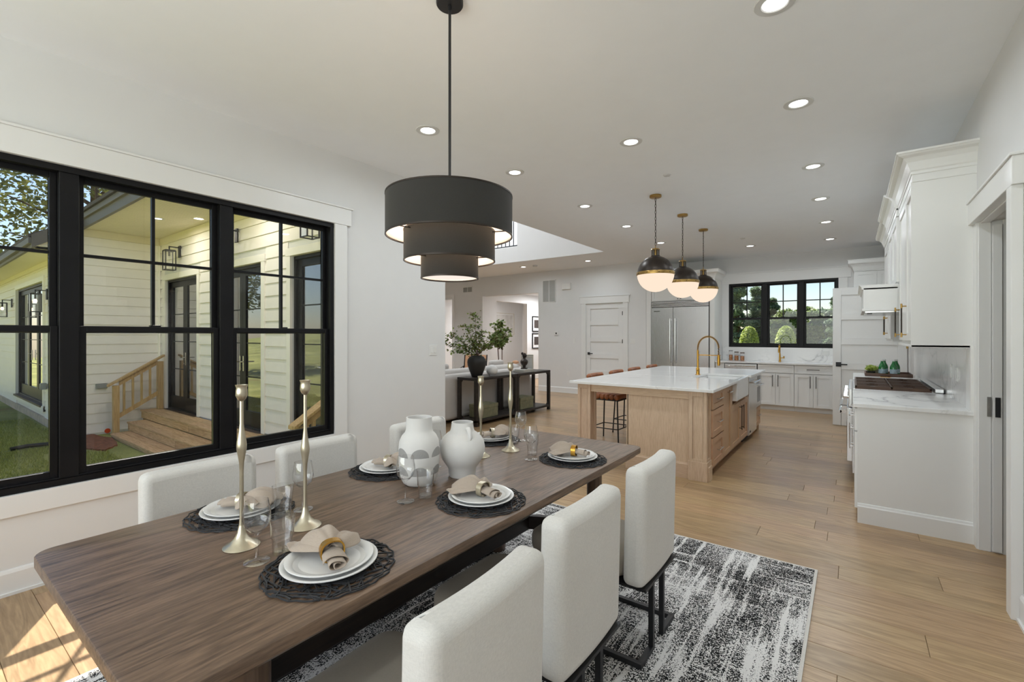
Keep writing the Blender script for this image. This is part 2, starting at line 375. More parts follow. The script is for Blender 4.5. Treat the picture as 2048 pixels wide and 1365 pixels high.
# ------------------------------------------------------------------ room shell
H = 3.09; WX = -3.77; RX = .69; FY = 10.1; KY = 10.8; VX = -3.95; VY = 8.43
def wall_pieces(mb, axis, c0, c1, a0, a1, z0, z1, holes):
    """wall slab spanning a0..a1 with rectangular holes (h0,h1,hz0,hz1); axis = constant axis"""
    def bx(p, q, r0, r1):
        if q-p < 1e-4 or r1-r0 < 1e-4: return
        if axis == 'x': mb.box(c0, p, r0, c1, q, r1)
        else: mb.box(p, c0, r0, q, c1, r1)
    cur = a0
    for h0, h1, hz0, hz1 in sorted(holes):
        bx(cur, h0, z0, z1); bx(h0, h1, z0, hz0); bx(h0, h1, hz1, z1); cur = h1
    bx(cur, a1, z0, z1); return mb
def wall(name, *a, mat='wall'):
    o = wall_pieces(MB(), *a).build(name, mat); o['kind'] = 'structure'; return o
WIN = (-.23, 2.405, .55, 2.45)
wall('wall_left', 'x', WX-.2, WX, -2.4, 3.82, 0, H, [WIN])
DOORS = [(-12.02, -10.30), (-9.42, -7.70), (-6.79, -5.07)]
wall('wall_patio', 'y', 3.64, 3.82, -12.45, WX-.2, -.2, 5.6, [(a, b, -.16, 2.63) for a, b in DOORS])
wall('wall_far', 'y', FY, FY+.16, -12.45, -3.72, 0, H, [(-10.6, -9.66, 0, 2.58), (-8.49, -6.59, 0, 2.55), (-5.21, -4.26, 0, 2.2)])
wall('wall_jog', 'x', -3.88, -3.72, FY+.16, KY+.2, 0, H, [])
wall('wall_kitchen', 'y', KY, KY+.2, -3.88, 2.2, 0, H, [(-2.145, -.215, 1.19, 2.54)])
wall('wall_right', 'x', RX, RX+.16, -2.4, KY, 0, H, [(3.47, 4.36, 0, 2.2), (9.06, 9.95, 0, 2.2)])
wall('wall_near', 'y', -2.4, -2.2, -3.97, 2.2, 0, H, [(-3.2, .4, .7, 2.6)])
wall('wall_living', 'x', -12.45, -12.25, 3.82, FY, 0, 5.6, [])
# pantry behind the pocket door, hall and room behind the far wall
wall('wall_pantry', 'x', 2.05, 2.2, -2.2, KY, 0, H, [])
wall('wall_hall', 'x', -8.62, -8.49, FY+.16, 15.5, 0, 2.75, [(10.75, 12.35, 0, 2.46)])
wall('wall_hall_right', 'x', -6.59, -6.45, FY+.16, 15.5, 0, 2.75, [])
wall('wall_hall_end', 'y', 15.5, 15.65, -11.0, -6.45, 0, 2.75, [])
wall('wall_room_left', 'x', -11.0, -10.9, FY+.16, 15.5, 0, 2.75, [])
# ceilings
cb = MB().box(VX, -2.4, H, 2.2, KY+.2, H+.3).box(-12.45, VY, H, VX, 11.0, H+.3).box(-3.97, -2.4, H, VX, 3.82, H+.3)
cb.build('ceiling', 'ceil')['kind'] = 'structure'
B(-12.45, 3.6, 5.6, VX+.2, 10.9, 5.75).build('ceiling_void', 'ceil')['kind'] = 'structure'
B(-11.0, FY+.16, 2.75, -6.45, 15.65, 2.9).build('ceiling_hall', 'ceil')['kind'] = 'structure'
B(-6.06, VY-.008, H+.002, VX, VY-.0005, 5.6).build('wall_upper_far', 'wall')['kind'] = 'structure'
MB().box(-12.45, VY-.008, H+.002, -6.0605, VY-.0005, 3.44).box(-12.45, VY, H+.301, -6.0605, VY+.16, 3.44).build('wall_balcony', 'wall')['kind'] = 'structure'
B(VX, 3.6, H+.3, VX+.16, VY+.16, 5.6).build('wall_upper_right', 'wall')['kind'] = 'structure'
B(-12.45, 10.6, H+.3, -6.0, 10.76, 5.6).build('wall_upper_back', 'wall')['kind'] = 'structure'
# floor planks
fl = struct('floor', (0, 0, 0), 'wide light oak plank floor running across the room')
B(-12.45, 3.82, -.2, 2.2, 15.6, -.022).box(-3.97, -2.4, -.2, 2.2, 3.82, -.022).build('subfloor', 'subfloor', fl)
planks = []; pr = random.Random(5); pw = .19; y = -1.6
while y < 10.8:
    xa = -3.77 if y+pw < 3.83 else -12.2
    x = xa - pr.uniform(0, 1.2); 
    while x < (RX if y < 3.3 or y > 4.4 else 2.0):
        L = pr.uniform(.9, 2.2); x0 = max(x, xa); x1 = min(x+L, RX if y < 3.3 or y > 4.4 else 2.0)
        if x1-x0 > .05: planks.append((x0, y, x1, min(y+pw, KY)))
        x += L
    y += pw
def pd(p):
    cx = min(max(0, p[0]), p[2]); cy = (p[1]+p[3])/2; dx, dy = cx+.0, cy
    vis = (p[0]+p[2])/2*-.593+cy*.805
    return math.hypot(cx, cy) + (0 if vis > .3 else 50)
planks.sort(key=pd)
for p in planks[:285]:
    MB().chbox(p[0]+.0008, p[1]+.0008, -.02, p[2]-.0008, p[3]-.0008, 0, .0013).build('plank', 'floor', fl)
g = MB()
for p in planks[285:]: g.chbox(p[0]+.001, p[1]+.001, -.02, p[2]-.0008, p[3]-.0008, 0, .0013)
o = g.build('distant_planks', 'floor', fl); o['kind'] = 'stuff'
B(-11, 10.85, -.02, -6.45, 15.5, 0).build('hall_floor', 'floor')['kind'] = 'structure'
# baseboards
def baseboard(name, axis, c, s, a0, a1, h=.14):
    prof = [(c, 0), (c+s*.016, 0), (c+s*.016, h-.02), (c+s*.010, h-.006), (c+s*.006, h), (c, h)]
    mb = MB()
    mb.ext(prof, 'y' if axis == 'x' else 'x', a0, a1)
    mb.box(*((c, a0, 0, c+s*.026, a1, .016) if axis == 'x' else (a0, c, 0, a1, c+s*.026, .016)))
    o = mb.build(name, 'trim'); o['kind'] = 'structure'; return o
baseboard('baseboard_left', 'x', WX, 1, -2.2, 3.82)
baseboard('baseboard_right', 'x', RX, -1, -2.2, 3.40)
baseboard('baseboard_far', 'y', FY, -1, -6.58, -5.34)
baseboard('baseboard_far', 'y', FY, -1, -4.12, -3.74)
baseboard('baseboard_far', 'y', FY, -1, -9.5, -8.5)
baseboard('baseboard_patio', 'y', 3.82, 1, -5.0, -3.97)
baseboard('baseboard_hall', 'x', -8.49, 1, 12.4, 15.4)
def box_trim(name, boxes, mat='trim', bevel=.003):
    mb = MB()
    for b in boxes: mb.box(*b)
    o = mb.build(name, mat, bevel=bevel); o['kind'] = 'structure'; return o
# ------------------------------------------------------------------ windows
def window(name, axis, c, out, spans, z0, z1, rail, label):
    """black triple double-hung window; c = inner plane, out = outward sign, spans = unit edges along the wall"""
    w = struct(name, (0, 0, 0), label)
    D = .085
    def bx(mb, a0, a1, r0, r1, d0, d1):
        u0, u1 = c+out*d0, c+out*d1
        if axis == 'x': mb.box(u0, a0, r0, u1, a1, r1)
        else: mb.box(a0, u0, r0, a1, u1, r1)
        return mb
    A0, A1 = spans[0], spans[-1]
    mb = MB(); F = .035
    bx(mb, A0, A1, z1-F, z1, .0, .16); bx(mb, A0, A1, z0, z0+F, .0, .16); bx(mb, A0, A0+F, z0+F, z1-F, .0, .16); bx(mb, A1-F, A1, z0+F, z1-F, .0, .16)
    bx(mb, A0, A1, z0+F, z0+F+.012, .012, .03)
    mb.build('window_frame', 'black', w, bevel=.003)
    for s in spans[1:-1]: bx(MB(), s-.045, s+.045, z0+F, z1-F, .01, .15).build('mullion', 'black', w, bevel=.004)
    for i in range(len(spans)-1):
        a0 = spans[i] + (F if i == 0 else .045); a1 = spans[i+1] - (F if i == len(spans)-2 else .045)
        for k, (r0, r1, d) in enumerate(((z0+F, rail+.02, .03), (rail-.02, z1-F, .07))):
            st = .032 if k else .036
            mb = MB(); top = r1-(.034 if k else .036); bot = r0+(.036 if k else .05)
            bx(mb, a0, a0+st, r0, r1, d, d+.035); bx(mb, a1-st, a1, r0, r1, d, d+.035)
            bx(mb, a0+st, a1-st, top, r1, d, d+.035); bx(mb, a0+st, a1-st, r0, bot, d, d+.035)
            s = mb.build('sash', 'black', w, bevel=.003)
            bx(MB(), a0+st, a1-st, bot, top, d+.016, d+.020).build('pane', 'glass', s)
            if k:
                mm = MB(); mid = (a0+a1)/2; mz = (top+bot)/2; t = .009
                bx(mm, mid-t, mid+t, bot, top, d+.004, d+.034); bx(mm, a0+st, mid-t, mz-t, mz+t, d+.004, d+.034); bx(mm, mid+t, a1-st, mz-t, mz+t, d+.004, d+.034)
                mm.build('muntin', 'black', s)
            else:
                bx(MB(), (a0+a1)/2-.03, (a0+a1)/2+.03, r1, r1+.012, d+.002, d+.03).build('latch', 'black', s, bevel=.002)
    return w
window('window_1', 'x', WX-.0, -1, [-.23, .655, 1.52, 2.405], .55, 2.45, 1.475, 'black triple double-hung window beside the dining table')
window('window_2', 'y', KY, 1, [-2.145, -1.46, -.82, -.215], 1.19, 2.54, 1.79, 'black triple double-hung window over the kitchen sink')
box_trim('trim_1', [(WX, 2.405, .14, WX+.02, 2.53, 2.45), (WX, -.36, .14, WX+.02, -.23, 2.45), (WX, -.40, 2.45, WX+.026, 2.57, 2.60), (WX, -.42, 2.60, WX+.036, 2.585, 2.615),
                    (WX, -.23, .43, WX+.02, 2.405, .55)])
box_trim('trim_2', [(-2.30, KY-.02, 1.19, -2.145, KY, 2.54), (-.215, KY-.02, 1.19, -.07, KY, 2.54), (-2.36, KY-.026, 2.54, -.02, KY, 2.74), (-2.38, KY-.04, 2.74, 0, KY, 2.765)])
sl = struct('window_3', (0, 0, 0), 'tall narrow window at the far end of the living room')
box_trim('trim_3', [(-9.66, FY-.02, 0, -9.58, FY, 2.66), (-10.68, FY-.02, 0, -10.6, FY, 2.66), (-10.6, FY-.02, 2.58, -9.66, FY, 2.66)])
MB().box(-10.6, FY+.05, 0, -10.55, FY+.12, 2.58).box(-9.71, FY+.05, 0, -9.66, FY+.12, 2.58).box(-10.55, FY+.05, 0, -9.71, FY+.12, .06).box(-10.55, FY+.05, 2.52, -9.71, FY+.12, 2.58).build('frame', 'trim', sl)
B(-10.55, FY+.08, .06, -9.71, FY+.085, 2.52).build('pane', 'glass', sl)
# ------------------------------------------------------------------ doors
def panel_leaf(w, h, n=5, t=.04, st=.11, mat='trim'):
    """leaf in local x 0..w, y -t/2..t/2, z 0..h with n recessed panels"""
    mb = MB(); T = t/2
    mb.box(0, -T, 0, st, T, h); mb.box(w-st, -T, 0, w, T, h)
    br, tr, mr = .2, .115, .1
    ph = (h-br-tr-mr*(n-1))/n; z = br
    mb.box(st, -T, 0, w-st, T, br)
    for i in range(n):
        mb.box(st, -T*.12, z, w-st, T*.12, z+ph); mb.box(st, -T, z+ph, w-st, T, z+ph+(mr if i < n-1 else tr)); z += ph+mr
    return mb
d1 = struct('door_1', (-5.21, FY+.03, 0), 'closed white five-panel door on the far wall')
panel_leaf(.94, 2.19).build('leaf', 'trim', d1, world=False, bevel=.003)
def lever(parent, x, z, s=1, m='blackmetal', front=-1):
    mb = MB().box(x-.03, front*.02, z-.03, x+.03, front*.03, z+.03).cyl((x, front*.03, z), (x, front*.06, z), .009)
    mb.box(x-.012 if s > 0 else x-.12, front*.052, z-.01, x+.12 if s > 0 else x+.012, front*.066, z+.01); return mb.build('lever_handle', m, parent, world=False, bevel=.002)
lever(d1, .07, 1.0, 1)
for hz in (.45, 1.3, 1.95): B(.925, -.03, hz-.045, .945, -.018, hz+.045).build('hinge', 'blackmetal', d1, world=False)
box_trim('trim_4', [(-5.33, FY-.02, 0, -5.21, FY, 2.2), (-4.26, FY-.02, 0, -4.14, FY, 2.2), (-5.36, FY-.026, 2.2, -4.11, FY, 2.36), (-5.375, FY-.036, 2.36, -4.095, FY, 2.38)])
# pocket door on the right wall
d2 = struct('door_2', (0, 0, 0), 'white pocket door slid into the wall beside the kitchen counter')
B(RX+.055, 4.335, .012, RX+.10, 5.1, 2.17).build('leaf', 'trim', d2, bevel=.002)
B(RX+.066, 4.328, .90, RX+.09, 4.337, 1.03).build('edge_pull', 'blackmetal', d2)
box_trim('trim_5', [(RX-.02, 4.36, 0, RX, 4.46, 2.2), (RX-.045, 3.38, 0, RX, 3.47, 2.2), (RX-.045, 3.36, 2.2, RX, 4.58, 2.345), (RX-.055, 3.35, 2.345, RX, 4.59, 2.36),
                    (RX-.01, 4.35, 0, RX+.05, 4.36, 2.2), (RX+.105, 4.35, 0, RX+.165, 4.36, 2.2), (RX, 3.47, 0, RX+.16, 3.48, 2.2), (RX, 3.48, 2.19, RX+.05, 4.35, 2.2)])
B(RX+.030, 4.343, .90, RX+.05, 4.351, 1.03).build('strike_plate', 'nickel', d2)
# pantry door standing open across the kitchen
d3 = struct('door_3', (.655, 9.03, .012), 'white five-panel door standing open behind the range')
panel_leaf(.91, 2.18).xf(Matrix.Scale(-1, 4, (1, 0, 0))).build('leaf', 'trim', d3, world=False, bevel=.003)
lv = MB().box(-.87, -.02, .93, -.80, -.032, 1.0).cyl((-.835, -.03, .965), (-.835, -.06, .965), .009).box(-.845, -.052, .955, -.72, -.066, .975)
lv.build('lever_handle', 'blackmetal', d3, world=False, bevel=.002)
for hz in (.4, 1.28, 1.9): B(-.012, -.03, hz-.05, .01, -.018, hz+.05).build('hinge', 'brass', d3, world=False)
box_trim('trim_6', [(RX-.02, 8.96, 0, RX, 9.06, 2.2), (RX-.02, 9.95, 0, RX, 10.05, 2.2), (RX-.026, 8.94, 2.2, RX, 10.07, 2.35)])
# ------------------------------------------------------------------ wall fittings
def plate_on(name, label, cat, axis, c, s, a, z, w=.07, h=.115, n=1, kind='switch', group=None):
    """wall plate with n rockers / sockets facing s along axis"""
    t = thing(name, label, cat, (c, a, z) if axis == 'x' else (a, c, z), 0, group)
    def bx(a0, a1, z0, z1, d0, d1):
        return B(s*d0, a0, z0, s*d1, a1, z1) if axis == 'x' else B(a0, s*d0, z0, a1, s*d1, z1)
    bx(-w/2, w/2, -h/2, h/2, 0, .006).build('plate', 'plastic', t, world=False, bevel=.002)
    for i in range(n):
        ax = (i-(n-1)/2)*.046
        if kind == 'switch': bx(ax-.016, ax+.016, -.033, .033, .006, .010).build('rocker', 'plastic', t, world=False, bevel=.002)
        else:
            for dz in (-.02, .02): bx(ax-.015, ax+.015, dz-.014, dz+.014, .006, .008).build('socket', 'plastic', t, world=False)
    return t
plate_on('light_switch', 'double white light switch on the wall between the dining window and living room', 'switch', 'x', WX, 1, 3.63, 1.275, .115, .115, 2)
plate_on('light_switch', 'single white light switch left of the closed five-panel door', 'switch', 'y', FY, -1, -5.53, 1.30)
plate_on('light_switch', 'double white light switch right of the closed five-panel door', 'switch', 'y', FY, -1, -4.03, 1.30, .115, .115, 2)
plate_on('wall_outlet', 'white outlet low on the far wall below the thermostat', 'outlet', 'y', FY, -1, -5.70, .48, kind='outlet')
plate_on('wall_outlet', 'wide white outlet on the marble splashback under the kitchen window', 'outlet', 'y', KY-.022, -1, -.42, 1.09, .12, .08, 2, kind='outlet')
plate_on('light_switch', 'white switch on the marble splashback, nearer of the two', 'switch', 'x', RX-.02, -1, 5.05, 1.13)
plate_on('wall_outlet', 'white outlet on the marble splashback, farther of the two', 'outlet', 'x', RX-.02, -1, 5.32, 1.14, kind='outlet')
def vent(label, x, z, w, h, n, loc_y=FY):
    t = thing('wall_vent', label, 'vent', (x, loc_y, z))
    MB().box(-w/2, -.012, -h/2, -w/2+.02, 0, h/2).box(w/2-.02, -.012, -h/2, w/2, 0, h/2).box(-w/2, -.012, h/2-.02, w/2, 0, h/2).box(-w/2, -.012, -h/2, w/2, 0, -h/2+.02).box(-.008, -.012, -h/2, .008, 0, h/2).build('vent_frame', 'plastic', t, world=False)
    B(-w/2+.01, -.003, -h/2+.01, w/2-.01, -.001, h/2-.01).build('backing', 'vent', t, world=False)
    mb = MB()
    for i in range(n):
        z0 = -h/2+.02+(h-.04)*i/n; mb.ext([(-.010, z0), (-.009, z0), (-.004, z0+(h-.04)/n*.7), (-.005, z0+(h-.04)/n*.7)], 'x', -w/2+.02, w/2-.02)
    mb.build('vent_blades', 'vent', t, world=False)['kind'] = 'stuff'
vent('tall grey two-column return vent high on the far wall', -6.26, 2.57, .40, .58, 20)
vent('small grey vent high on the far living room wall', -9.05, 2.77, .38, .18, 7)
t = thing('thermostat', 'small white thermostat with dark screen on the far wall', 'thermostat', (-6.04, FY, 1.49))
B(-.06, -.02, -.05, .06, 0, .05).build('housing', 'plastic', t, world=False, bevel=.008); B(-.018, -.023, -.018, .018, -.02, .018).build('screen', 'dark', t, world=False)
tag(B(-5.86, FY-.05, 2.58, -5.62, FY, 2.74).build('door_chime', 'plastic', bevel=.01), 'white door chime box high on the far wall', 'chime')
tag(MB().lathe([(0, -.012), (.03, -.012), (.04, 0)], 20, (-1.535, 4.77, H)).build('sprinkler_cover', 'fixture'), 'small round sprinkler cover on ceiling between the downlights', 'sprinkler')
tag(MB().lathe([(0, -.012), (.03, -.012), (.04, 0)], 20, (-1.5, 8.64, H)).build('sprinkler_cover', 'fixture'), 'small round sprinkler cover on ceiling near the kitchen window', 'sprinkler')
tag(MB().lathe([(0, -.03), (.05, -.03), (.06, 0)], 20, (-6.03, 9.1, H)).build('smoke_detector', 'fixture'), 'small white smoke detector on the lower living room ceiling', 'detector')
# marble splashbacks
box_trim('trim_7', [(-2.27, KY-.022, .914, RX, KY, 1.19), (-2.27, KY-.022, 1.19, -2.302, KY, 1.42)], 'marble', 0)
box_trim('trim_8', [(RX-.02, 4.62, .914, RX, 8.25, 1.37), (RX-.02, 5.6, 1.37, RX, 6.83, 1.68)], 'marble', 0)
# ------------------------------------------------------------------ ceiling lights
def downlight(x, y, label):
    t = thing('ceiling_downlight', label, 'ceiling light', (x, y, H), 0, 'recessed ceiling downlights')
    MB().lathe([(.055, -.001), (.062, -.007), (.092, -.005), (.095, 0)], 32, cap=False).build('trim_ring', 'fixture', t, world=False, smooth=40)
    MB().lathe([(0, -.003), (.056, -.003)], 28).build('lit_lens', 'led', t, world=False)
    l = area('downlight_lamp', (x, y, H-.012), .11, DOWN_W, (.87, .945, 1), spread=170)
def row(x, ys, labs):
    for y, l in zip(ys, labs): downlight(x, y, l)
o5 = ['nearest', 'second nearest', 'third nearest', 'fourth nearest', 'fifth nearest', 'sixth, farthest']
row(-.31, (2.62, 3.85, 5.37, 6.7, 8.12, 9.6), ['round downlight, %s in the row along the kitchen counter wall' % k for k in o5])
row(-2.75, (2.59, 3.78, 5.3, 6.65, 8.2), ['round downlight, %s in the row running from the dining lamp' % k for k in o5])
row(-1.52, (3.77, 9.47), ['lone round downlight on ceiling between the dining lamp and island pendants', 'round downlight on ceiling in front of the kitchen window'])
row(-6.387, (9.13,), ['round downlight on the living room ceiling strip, above the hall opening'])
row(-4.72, (9.24,), ['round downlight on the living room ceiling strip, above the five-panel door'])
# balcony railing
t = thing('balcony_railing', 'black balcony railing with thin balusters above the living room', 'railing', (-6.06, VY+.08, 3.44))
B(-5.2, -.02, .9, 0, .02, .94).build('handrail', 'blackmetal', t, world=False); B(-5.2, -.015, .03, 0, .015, .05).build('bottom_rail', 'blackmetal', t, world=False)
for i in range(44): B(-.06-i*.115, -.008, .05, -.044-i*.115, .008, .9).build('baluster', 'blackmetal', t, world=False)
# ------------------------------------------------------------------ outside: ground
def ground():
    mb = MB(); nx, ny = 60, 60
    xs = [-60+130*i/nx for i in range(nx+1)]; ys = [-50+130*j/ny for j in range(ny+1)]
    for y in ys:
        for x in xs:
            z = -.59 + max(0, (-5-y))*.11 + .05*math.sin(x*.7)*math.cos(y*.6)*(1 if abs(x) > 16 or y < -4 or y > 14 else 0)
            mb.v.append((x, y, z))
    for j in range(ny):
        for i in range(nx): a = j*(nx+1)+i; mb.f.append((a, a+1, a+nx+2, a+nx+1)); mb.m.append(0)
    o = mb.build('ground', 'lawn', smooth=60); o['kind'] = 'structure'
ground()
def blades(name, x0, x1, y0, y1, n, keep=None):
    rr = random.Random(3); mb = MB()
    for i in range(n):
        x, y = rr.uniform(x0, x1), rr.uniform(y0, y1)
        if keep and not keep(x, y): continue
        h = rr.uniform(.03, .075); a = rr.uniform(0, PI); dx, dy = math.cos(a)*.007, math.sin(a)*.007; lx, ly = rr.uniform(-.03, .03), rr.uniform(-.03, .03)
        k = len(mb.v); mb.v += [(x-dx, y-dy, -.60), (x+dx, y+dy, -.60), (x+lx, y+ly, -.60+h)]; mb.f.append((k, k+1, k+2)); mb.m.append(0)
    me = bpy.data.meshes.new(name); me.from_pydata(mb.v, [], mb.f); me.materials.append(M['blade']); o = bpy.data.objects.new(name, me); COL.objects.link(o)
    return tag(o, 'short patchy green lawn between the house wings', 'grass', kind='stuff')
blades('lawn_grass', -16, -6, -1.2, 2.6, 60000, lambda x, y: math.hypot((x+11.55)/1.2, (y-2.42)/.42) > 1 and math.hypot((x+11.85)/.16, (y-1.65)/.5) > 1 and (y < 2.05 or x > -12.3) and not (y > 2.3 and x < -9) and math.sin(x*1.7+y*2.3)+math.sin(x*.9-y*3.1+1) > -1.6)
sb = MB(); rr = random.Random(8); pts = []
for i in range(22):
    a = 2*PI*i/22; pts.append((-11.55+1.0*math.cos(a)*rr.uniform(.85, 1.1), 2.35+.26*math.sin(a)*rr.uniform(.8, 1.2)))
sb.ext(pts, 'z', -.60, -.562); tag(sb.build('soil_patch', plain('red_clay', lin(132, 84, 60), .95, var=.3, vscale=14, bmp=.6, bscale=30)), 'bare red clay soil beside the wooden steps', 'soil', kind='stuff')
tag(MB().tube([(-11.85, 1.30, -.555), (-11.9, 1.5, -.545), (-11.85, 1.7, -.545), (-11.7, 2.0, -.555)], .035, 10).build('drain_pipe', 'blackmetal', smooth=40), 'black flexible drain pipe lying on the lawn', 'pipe')
# ------------------------------------------------------------------ siding
CD = (-18.5, -14.85)
def boards(parent, axis, c, s, segs, z0, z1, e=.2):
    """lap boards facing s; segs(z) -> list of (a0,a1)"""
    z = z0
    while z < z1-.02:
        zt = min(z+e, z1)
        for a0, a1 in segs(z, zt):
            zb = z+.005
            prof = [(c, zb), (c+s*.024, zb), (c+s*.024, zb+.006), (c+s*.008, zt-.001), (c, zt-.001)]
            MB().ext(prof, 'y' if axis == 'x' else 'x', a0, a1).build('siding_board', 'siding', parent)
        z = zt
wb = struct('wall_wing', (0, 0, 0), 'white lap-sided house wing outside the dining window')
B(-12.6, 2.2, -.6, -12.39, 3.82, 3.7).box(-26, 2.17, -.6, CD[0], 2.4, 3.3).box(CD[1], 2.17, -.6, -12.6, 2.4, 3.3).box(CD[0], 2.17, 2.68, CD[1], 2.4, 3.3).box(CD[0], 2.17, -.6, CD[1], 2.4, -.17).box(-19, 3.4, -.6, -12.6, 3.5, 3.3).build('sheathing', 'siding', wb)
boards(wb, 'x', -12.39, 1, lambda a, b: [(2.2, 3.60)], -.55, 3.42)
boards(wb, 'y', 2.17, -1, lambda a, b: [(-26, CD[0]-.1), (CD[1]+.1, -12.42)] if a < 2.7 else [(-26, -12.42)], -.45, 3.0)
B(-26, 2.12, -.6, -12.36, 2.18, -.43).build('foundation', 'base_stone', wb)
wp = struct('wall_siding', (0, 0, 0), 'white lap siding around the glazed patio doors')
def bsegs(a, b):
    if a > 2.68: return [(-12.36, -3.98)]
    out, cur = [], -12.36
    for p, q in DOORS:
        if p-.11 > cur+.05: out.append((cur, p-.11))
        cur = q+.11
    return out+[(cur, -3.98)]
boards(wp, 'y', 3.64, -1, bsegs, -.14, 3.42)
box_trim('trim_9', [(-12.39, 2.13, -.5, -12.33, 2.2, 3.42), (-12.39, 3.58, -.15, -12.34, 3.62, 3.42)], 'exttrim')
dtr = []
for a, b in DOORS: dtr += [(a-.11, 3.60, -.15, a, 3.64, 2.63), (b, 3.60, -.15, b+.11, 3.64, 2.63), (a-.13, 3.595, 2.63, b+.13, 3.64, 2.75)]
dtr += [(CD[0]-.1, 2.12, -.3, CD[0], 2.17, 2.68), (CD[1], 2.12, -.3, CD[1]+.1, 2.17, 2.68), (CD[0]-.12, 2.12, 2.68, CD[1]+.12, 2.17, 2.8), (CD[0]-.1, 2.1, -.3, CD[1]+.1, 2.17, -.17)]
box_trim('trim_10', dtr, 'exttrim')
box_trim('trim_11', [(-12.37, 3.60, 3.42, -3.97, 3.64, 3.57), (-12.38, 2.2, 3.42, -12.33, 3.6, 3.57), (-26, 2.12, 3.0, -12.4, 2.17, 3.13)], 'soffit')
# porch roof and wing roof
pr_ = struct('roof_porch', (0, 0, 0), 'porch roof with cream beadboard soffit and grey fascia')
mb = MB()
x = -12.4
while x < -4.0: mb.ext([(x, 3.585), (x+.01, 3.572), (x+.075, 3.572), (x+.085, 3.585)], 'y', 2.36, 3.64); x += .088
o = mb.build('beadboard', 'soffit', pr_); o['kind'] = 'stuff'
B(-12.4, 2.34, 3.585, -3.97, 3.7, 3.62).build('deckboard', 'soffit', pr_)
MB().box(-12.5, 2.30, 3.54, -3.97, 2.35, 3.72).box(-12.5, 2.26, 3.70, -3.97, 2.35, 3.80).build('fascia', 'fascia', pr_, bevel=.004)
MB().ext([(2.22, 3.80), (5.2, 5.0), (5.2, 5.08), (2.22, 3.86)], 'x', -12.5, -3.97).build('shingles', 'shingle', pr_)
wr = struct('roof_wing', (0, 0, 0), 'grey shingled wing roof with gutter')
B(-26, 1.66, 3.10, -12.2, 2.2, 3.13).build('soffit', 'soffit', wr)
MB().box(-26, 1.62, 3.08, -12.2, 1.67, 3.24).box(-26, 1.56, 3.14, -12.2, 1.62, 3.25).build('gutter', 'fascia', wr, bevel=.005)
MB().ext([(1.56, 3.25), (4.6, 4.9), (4.6, 4.98), (1.56, 3.31)], 'x', -26, -12.2).build('shingles', 'shingle', wr)
MB().ext([(1.60, 3.06), (2.36, 3.56), (2.36, 3.80), (1.60, 3.30)], 'x', -12.22, -12.17).build('rake_board', 'fascia', wr)
MB().ext([(1.62, 3.10), (2.20, 3.48), (2.20, 3.10)], 'x', -12.6, -12.22).build('rake_soffit', 'soffit', wr)
# patio doors
def french(name, x0, x1, y, z0, z1, label, slider=False, handle=True):
    d = struct(name, (x0, y, z0), label); w, h = x1-x0, z1-z0
    MB().box(0, 0, 0, .05, .15, h).box(w-.05, 0, 0, w, .15, h).box(.05, 0, h-.05, w-.05, .15, h).box(.05, 0, 0, w-.05, .17, .04).build('frame', 'black', d, world=False, bevel=.003)
    B(0, -.10, -.03, w, .0, .01).build('threshold', plain('bronze_threshold', lin(84, 66, 52), .5), d, world=False)
    n = 3 if slider else 2; lw = (w-.1)/n
    for i in range(n):
        a = .05+lw*i; b = a+lw; st = .11
        mb = MB().box(a, .04, .04, a+st, .09, h-.05).box(b-st, .04, .04, b, .09, h-.05).box(a+st, .04, h-.05-st, b-st, .09, h-.05).box(a+st, .04, .04, b-st, .09, .30)
        lf = mb.build('leaf', 'black', d, world=False, bevel=.003)
        B(a+st, .06, .30, b-st, .066, h-.05-st).build('pane', 'dglass', lf, world=False)
        gm = MB(); rows = 4
        for r in range(1, rows): zz = .30+(h-.35-st-.0)*r/rows; gm.box(a+st, .05, zz-.009, b-st, .076, zz+.009)
        gm.build('muntin', 'black', lf, world=False)
    m = w/2
    for s in (-1, 1):
        if slider and s > 0: continue
        hm = MB().box(m+s*.06-.016, .02, .98, m+s*.06+.016, .04, 1.24).cyl((m+s*.06, .03, 1.14), (m+s*.06, -.03, 1.14), .011).cyl((m+s*.06, -.025, 1.14), (m+s*.17, -.025, 1.145), .010)
        hm.build('door_handle', 'nickel', d, world=False)
    return d
for i, (a, b) in enumerate(DOORS): french('door_%d' % (4+i), a, b, 3.66, -.16, 2.63, ['black double glazed patio door at the left end of the deck', 'black double glazed patio door in the middle of the deck', 'black double glazed patio door nearest the dining window'][i])
french('door_7', CD[0], CD[1], 2.18, -.17, 2.68, 'wide black glazed sliding door on the far wing', True)
# porch downlights
for x, l in ((-10.2, 'round recessed light in the porch soffit above the left patio door'), (-7.4, 'round recessed light in the porch soffit between patio doors'), (-4.9, 'round recessed light in the porch soffit nearest the dining window')):
    t = thing('porch_downlight', l, 'ceiling light', (x, 2.95, 3.572), 0, 'recessed porch lights')
    MB().lathe([(.06, -.001), (.068, -.008), (.10, -.005), (.10, 0)], 28, cap=False).build('trim_ring', 'fixture', t, world=False, smooth=40)
    MB().lathe([(0, -.003), (.062, -.003)], 24).build('lit_lens', 'led', t, world=False)
    area('porch_lamp', (x, 2.95, 3.555), .12, 15, (1, .94, .84), spread=175)
